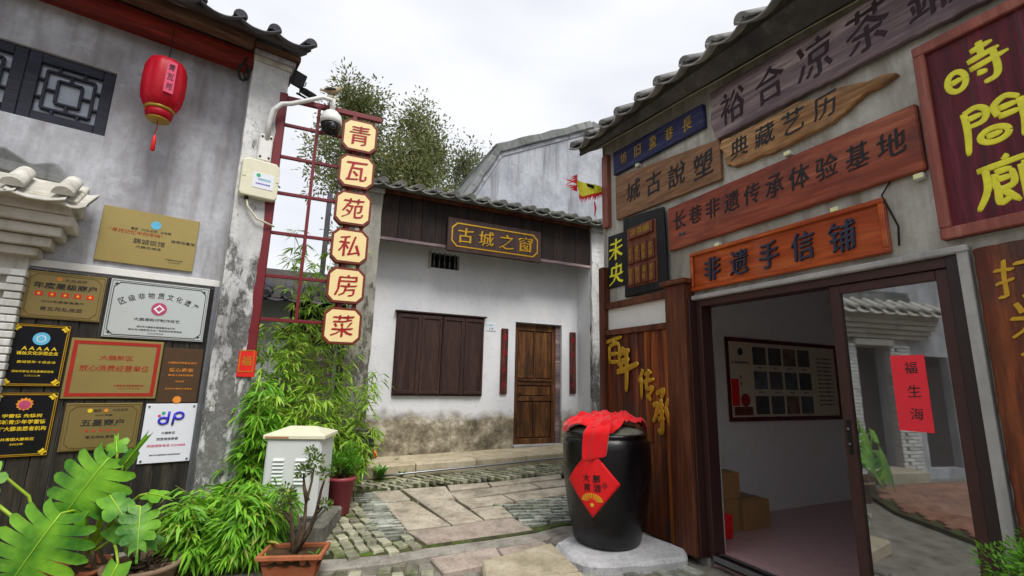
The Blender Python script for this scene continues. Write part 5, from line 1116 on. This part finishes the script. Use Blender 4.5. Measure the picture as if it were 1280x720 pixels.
m.build('rim', 'terracotta', t, .006); o = MB().box(-.24, .24, -.145, .145, .12, .17).mesh('soil', 'soil'); bm = bmesh.new(); bm.from_mesh(o); bmesh.ops.subdivide_edges(bm, edges=bm.edges[:], cuts=10, use_grid_fill=True); bm.to_mesh(o); bm.free(); rough_edges(o, .018, 1, 20); link('soil', o, t)
for s_ in (-.15, .15): MB().box(s_ - .03, s_ + .03, -.1, .1, -.02, .0).build('foot', 'terracotta', t)
t = thing('bonsai_tree', 'small bare limbed bonsai with tufts of leaves growing in the trough', 'bonsai', W0, bx, by_, bz + .15)
limbs = [[(0, 0, 0), (-.03, .01, .12), (-.05, .0, .25), (-.07, 0, .38), (-.12, .02, .44)], [(.0, 0, 0), (.03, 0, .1), (.06, -.01, .22), (.05, 0, .38), (.08, 0, .55), (.09, 0, .68)], [(.02, 0, .05), (.09, .02, .18), (.14, .0, .32), (.16, 0, .48), (.19, 0, .6)],
         [(-.05, 0, .25), (-.11, .02, .3), (-.17, 0, .33)], [(.06, 0, .4), (.02, .01, .5), (-.0, .02, .6)], [(.14, 0, .32), (.19, .02, .36)], [(-.01, .01, .02), (.02, .02, .2), (-.02, .03, .3)]]
m = MB()
for l in limbs: m.tube(l, [.022 * (1 - .75 * k / (len(l) - 1)) for k in range(len(l))], 8)
m.build('trunk', 'bark', t); P = []; D = []
for c, n, r_ in (((-.12, .02, .46), 110, .06), ((.09, 0, .7), 130, .065), ((.19, 0, .62), 130, .06), ((-.17, 0, .34), 80, .045), ((0, .02, .62), 110, .055), ((.2, .02, .38), 80, .045), ((-.07, 0, .4), 60, .04), ((.05, 0, .78), 60, .04)):
    for i in range(n): d = Vector((random.gauss(0, 1), random.gauss(0, 1), random.gauss(0, .6))).normalized(); P.append(Vector(c) + d * r_ * random.random() ** .5); D.append((d.x, d.y, d.z + .4))
leaves_mesh(P, D, RNG.uniform(.022, .042, len(P)), RNG.uniform(.012, .02, len(P)), 'bonsai_leaf', 'leaves', t, .1)
sprig((bx + .17, by_ - .02, bz + .16), 10, .07, 'weed', 'small bright seedling in the corner of the trough', 'weed', spread=.05, lw=.012)
# ======================= monstera
def monstera_leaf(name, parent, base, tip, width, up=(0, -.5, .8), lobes=6, slit=.45, droop=.25, mat='monstera_leaf'):
    "a heart shaped leaf cut into lobes; base = petiole joint, tip = leaf tip, in the parent's space"
    b, t_ = Vector(base), Vector(tip); ax = t_ - b; L = ax.length; ax.normalize(); n_ = Vector(up); n_ = (n_ - ax * n_.dot(ax)).normalized(); sd_ = ax.cross(n_)
    def W_(s): return width * (max(0., math.sin(math.pi * min(1, (s + .24) / 1.26)) ** .75)) * (1 - .25 * s)
    V = []; F = []
    def P_(s, q, lift=0):  # s along the midrib, q across
        return b + ax * (s * L) + sd_ * q + n_ * (lift - droop * q * q / max(width, .01) - droop * .5 * L * s * s)
    for side in (-1, 1):
        for k in range(lobes):
            s0, s1 = -.0 + k / lobes, (k + 1) / lobes; o0, o1 = s0 - .26 + .30 * s0, s1 - .26 + .30 * s1   # lobes sweep back near the base, forward at the tip
            o0 = s0 * 1.44 - .20; o1 = s1 * 1.44 - .20
            n = 8; idx = []
            for i in range(n + 1):
                f = i / n; c_ = .5 * (1 - math.cos(math.pi * f)) if False else f
                pinch = 0 if f < 1 - slit else ((f - 1 + slit) / slit) ** 1.2
                a0 = s0 + (o0 - s0) * c_ ** 1.3; a1 = s1 + (o1 - s1) * c_ ** 1.3; mid = (a0 + a1) / 2
                hw = (a1 - a0) / 2 * (1 - .27 * pinch) * (1 if f < .8 else math.sqrt(max(0, 1 - ((f - .8) / .205) ** 2)) * .95 + .05)
                wq = f * W_(mid); fold = .012 * math.sin(math.pi * .9 * f)
                ws = [(mid - hw, 0), (mid, -.012 * L * f), (mid + hw, 0)]
                row_ = []
                for s_, lf in ws: row_.append(len(V)); V.append(P_(s_, side * wq, lf * (1 if f > .1 else 0)))
                idx.append(row_)
            for i in range(n):
                for j in range(2): F.append((idx[i][j], idx[i + 1][j], idx[i + 1][j + 1], idx[i][j + 1]))
    me = bpy.data.meshes.new(name); me.from_pydata(V, [], F)
    for p_ in me.polygons: p_.use_smooth = True
    me.materials.append(M[mat]); o = link(name, me, parent); MB().tube([P_(s / 6, 0, .004) for s in range(7)], [.0045 * (1 - .13 * s) for s in range(7)], 6).build('midrib', 'midrib', o)
    return o
mx_, my_ = -3.02, 3.72; mz = gz(mx_, my_)
t = thing('monstera', 'large swiss cheese plant with slit glossy leaves in front of the notice board', 'monstera', W0, mx_, my_, mz)
def ML(b, tp, wd_, up=(.1, -.8, .55), lobes=6, slit=.5, dr=.2, stalk=None, name='leaf'):
    b2, t2 = (b[0] - mx_, b[1] - my_, b[2] - mz), (tp[0] - mx_, tp[1] - my_, tp[2] - mz); o = monstera_leaf(name, t, b2, t2, wd_, up, lobes, slit, dr)
    s0 = stalk or (0, 0, .25); a_ = Vector(s0); c_ = Vector(b2); md = (a_ + c_) / 2 + Vector((0, .06, .12)); MB().tube([a_, a_.lerp(md, .6), md, md.lerp(c_, .6) + Vector((0, .0, .02)), c_], [.013, .011, .01, .009, .007], 8).build('leaf_stalk', 'stem', t)
ML((-2.90, 3.6, .87), (-3.10, 3.42, .40), .29, up=(.35, -.75, .5), lobes=8, slit=.7, dr=.3)
ML((-3.01, 3.42, .54), (-3.18, 3.22, .04), .33, up=(.4, -.72, .6), lobes=9, slit=.7, dr=.3)
ML((-2.86, 3.62, .90), (-2.93, 3.66, 1.02), .09, up=(.2, -.9, .3), lobes=3, slit=.3)
ML((-2.80, 3.62, .82), (-2.66, 3.6, 1.02), .05, up=(.5, -.7, .3), lobes=2, slit=.2)
ML((-2.83, 3.58, .62), (-2.62, 3.5, .48), .11, up=(.1, -.6, .8), lobes=3, slit=.3)
ML((-2.62, 3.66, .62), (-2.42, 3.6, .62), .07, up=(.0, -.5, .8), lobes=3, slit=.2)
ML((-2.60, 3.58, .55), (-2.48, 3.46, .27), .14, up=(.6, -.75, .3), lobes=6, slit=.55)
ML((-2.76, 3.6, .44), (-2.50, 3.66, .30), .13, up=(.5, -.75, .4), lobes=2, slit=.1)
ML((-2.60, 3.46, .22), (-2.62, 3.38, .04), .10, up=(0, -.8, .6), lobes=2, slit=.05)
ML((-3.66, 3.5, .80), (-3.56, 3.42, .58), .12, up=(.3, -.8, .3), lobes=4, slit=.3, stalk=(-.3, 0, .2))
MB().tube([(.0, 0, .35), (-.3, -.12, .42), (-.6, -.18, .66), (-.9, -.2, .8)], [.014, .012, .012, .011], 8).build('leaf_stalk', 'stem', t)
MB().tube([(0, -.2, .1), (-.35, -.3, .22), (-.7, -.3, .26)], [.013, .011, .01], 8).build('leaf_stalk', 'stem', t)
for k in range(4): MB().tube([(random.uniform(-.05, .1), random.uniform(-.05, .05), 0), (random.uniform(-.1, .2), 0, .18), (random.uniform(-.1, .3), -.03, .3)], [.025, .02, .012], 8).build('stem', 'bark', t)
t2 = pot('plant_pot', 'round brown plant pot at the bottom left holding leaf litter', -2.62, 3.72, .23, .30, 'pot_brown', z=-.16)
P = [(random.gauss(0, .09), random.gauss(0, .09), .29) for _ in range(60)]; leaves_mesh(P, [(random.gauss(0, 1), random.gauss(0, 1), .4) for _ in P], RNG.uniform(.05, .12, 60), RNG.uniform(.02, .035, 60), 'bark', 'leaf_litter', t2, .1)
pot('plant_pot', 'terracotta plant pot half hidden below the large slit leaves', -3.14, 3.72, .24, .24, 'terracotta', z=-.14)
# ======================= scooter behind the pot
sx_, sy_ = -2.08, 6.42
t = thing('scooter', 'dark parked scooter showing its red tail light beside the lane house pillar', 'scooter', W0, sx_, sy_, gz(sx_, sy_), rot=R(112))
for yy in (-.0, 1.15):
    wl = MB().tube([(0, yy + .2 * math.cos(R(a_)), .24 + .2 * math.sin(R(a_))) for a_ in range(0, 361, 20)], .045, 10).build('wheel', 'black_plastic', t); MB().lathe([(.14, -.02), (.15, 0), (.14, .02)], 20).build('rim', 'alu', wl, loc=(0, yy, .24), rot=(0, R(90), 0))
def loft(secs, name, mat):
    m = MB(); vs = []; n = 12
    for (y, z, a_, b_) in secs:
        for k in range(n): q = 2 * math.pi * k / n; vs.append((a_ * abs(math.cos(q)) ** .7 * (1 if math.cos(q) > 0 else -1), y, z + b_ * math.sin(q)))
    k_ = len(secs); m.add(vs, [(i*n+k, i*n+(k+1)%n, (i+1)*n+(k+1)%n, (i+1)*n+k) for i in range(k_-1) for k in range(n)] + [tuple(range(n)), tuple(range((k_-1)*n, k_*n))], True); return m.build(name, mat, t)
loft([(-.32, .5, .05, .05), (-.2, .5, .11, .1), (.1, .47, .14, .14), (.45, .4, .13, .12), (.55, .3, .12, .06)], 'rear_body', 'black_plastic'); loft([(-.3, .62, .06, .02), (-.1, .64, .11, .04), (.2, .63, .12, .045), (.5, .6, .1, .04)], 'seat', 'iron')
loft([(.5, .2, .13, .03), (.8, .2, .13, .03), (.95, .25, .12, .06)], 'footboard', 'black_plastic'); loft([(.88, .3, .14, .1), (.94, .55, .15, .16), (.98, .78, .12, .12), (.99, .9, .05, .03)], 'front_shield', 'black_plastic')
loft([(-.36, .36, .05, .05), (-.31, .37, .075, .07)], 'tail_light', 'tail_red'); loft([(-.3, .3, .04, .02), (-.2, .42, .05, .02), (0, .47, .06, .02)], 'rear_fender', 'black_plastic')
MB().tube([(-.3, .92, 1.0), (-.1, .95, .98), (.1, .95, .98), (.3, .92, 1.0)], .014, 8).build('handlebar', 'iron', t)
for s_ in (-1, 1): MB().tube([(s_ * .24, .93, 1.0), (s_ * .28, .93, 1.1), (s_ * .30, .93, 1.15), (s_ * .30, .93, 1.2)], [.006, .006, .04, .03], 8).build('mirror', 'black_plastic', t)
MB().tube([(.12, -.05, .62), (.14, -.28, .66), (-.12, -.28, .66), (-.12, -.05, .62)], .012, 6).build('grab_rail', 'alu', t)
# ======================= trees
def tree(label, x, y, h, seed, mat, rad, crown0=.35, n=150, per=70, dens=.42, droop=.2, leaf=.15):
    rnd = random.Random(seed); t = thing('tree', label, 'tree', W0, x, y, .4, 'trees behind the lane house')
    m = MB(); P = []; D = []; T = []
    trunk = [Vector((.25 * math.sin(k * .9 + seed), .2 * math.cos(k * .7), h * .92 * k / 9)) for k in range(10)]; m.tube(trunk, [.24 * (1 - .085 * k) for k in range(10)], 9)
    for i in range(n):
        f = crown0 + (1 - crown0) * (i + rnd.random()) / n; p0 = trunk[min(9, int(f * 9))].lerp(trunk[min(9, int(f * 9) + 1)], f * 9 % 1) if f < 1 else trunk[9]
        a_ = rnd.uniform(0, 6.28); rr = rad * (1.05 - .72 * ((f - crown0) / (1 - crown0)) ** 1.4) * rnd.uniform(.35, 1.1); q = Vector((math.cos(a_) * rr, math.sin(a_) * rr, rr * rnd.uniform(.15, .75)))
        pts = [p0, p0 + q * .5 + Vector((0, 0, .1)), p0 + q]; m.tube(pts, [.04, .025, .008], 5)
        c = p0 + q; tone = rnd.random() * .6
        for g_ in range(rnd.choice((2, 3, 4))):
            cc = c + Vector((rnd.gauss(0, .28), rnd.gauss(0, .28), rnd.gauss(0, .26))); sg = rnd.uniform(.11, .24)
            for _ in range(per // 3):
                d = Vector((rnd.gauss(0, 1), rnd.gauss(0, 1), rnd.gauss(0, 1))); P.append(cc + d * sg); D.append(Vector((d.x, d.y, d.z - droop + .5))); T.append(min(1, max(0, tone + rnd.uniform(-.2, .5))))
    m.build('trunk', 'bark', t); k = len(P); leaves_mesh(P, D, RNG.uniform(leaf * .6, leaf * 1.3, k), RNG.uniform(leaf * .28, leaf * .5, k), mat, 'crown', t, .15, np.array(T)); return t
tree('tall grey green tree rising directly behind the vertical sign', -6.0, 16.5, 12.7, 3, 'tree_leaf', 1.5, crown0=.62, n=130, per=110)
tree('olive green tree between the sign and the gable house', -3.8, 17.0, 12.1, 8, 'tree_leaf', 1.4, crown0=.42, n=135, per=110)
tree('thin feathery tree at the gable corner', -1.9, 17.5, 10.7, 15, 'tree_leaf2', 1.2, n=100, per=100)
tree('small yellowish tree low behind the tiled roof', -3.7, 15, 9.4, 21, 'tree_leaf', 1.5, crown0=.45, n=130, per=110)
# far side of the lane behind the camera, so that the lane goes on
bs = thing('back_house', 'plain rendered house closing the lane behind the viewer', 'house', W0, -2, -7, -.3); MB().box(-8, 9, -3, 0, 0, 5).build('wall', 'plaster_right', bs)
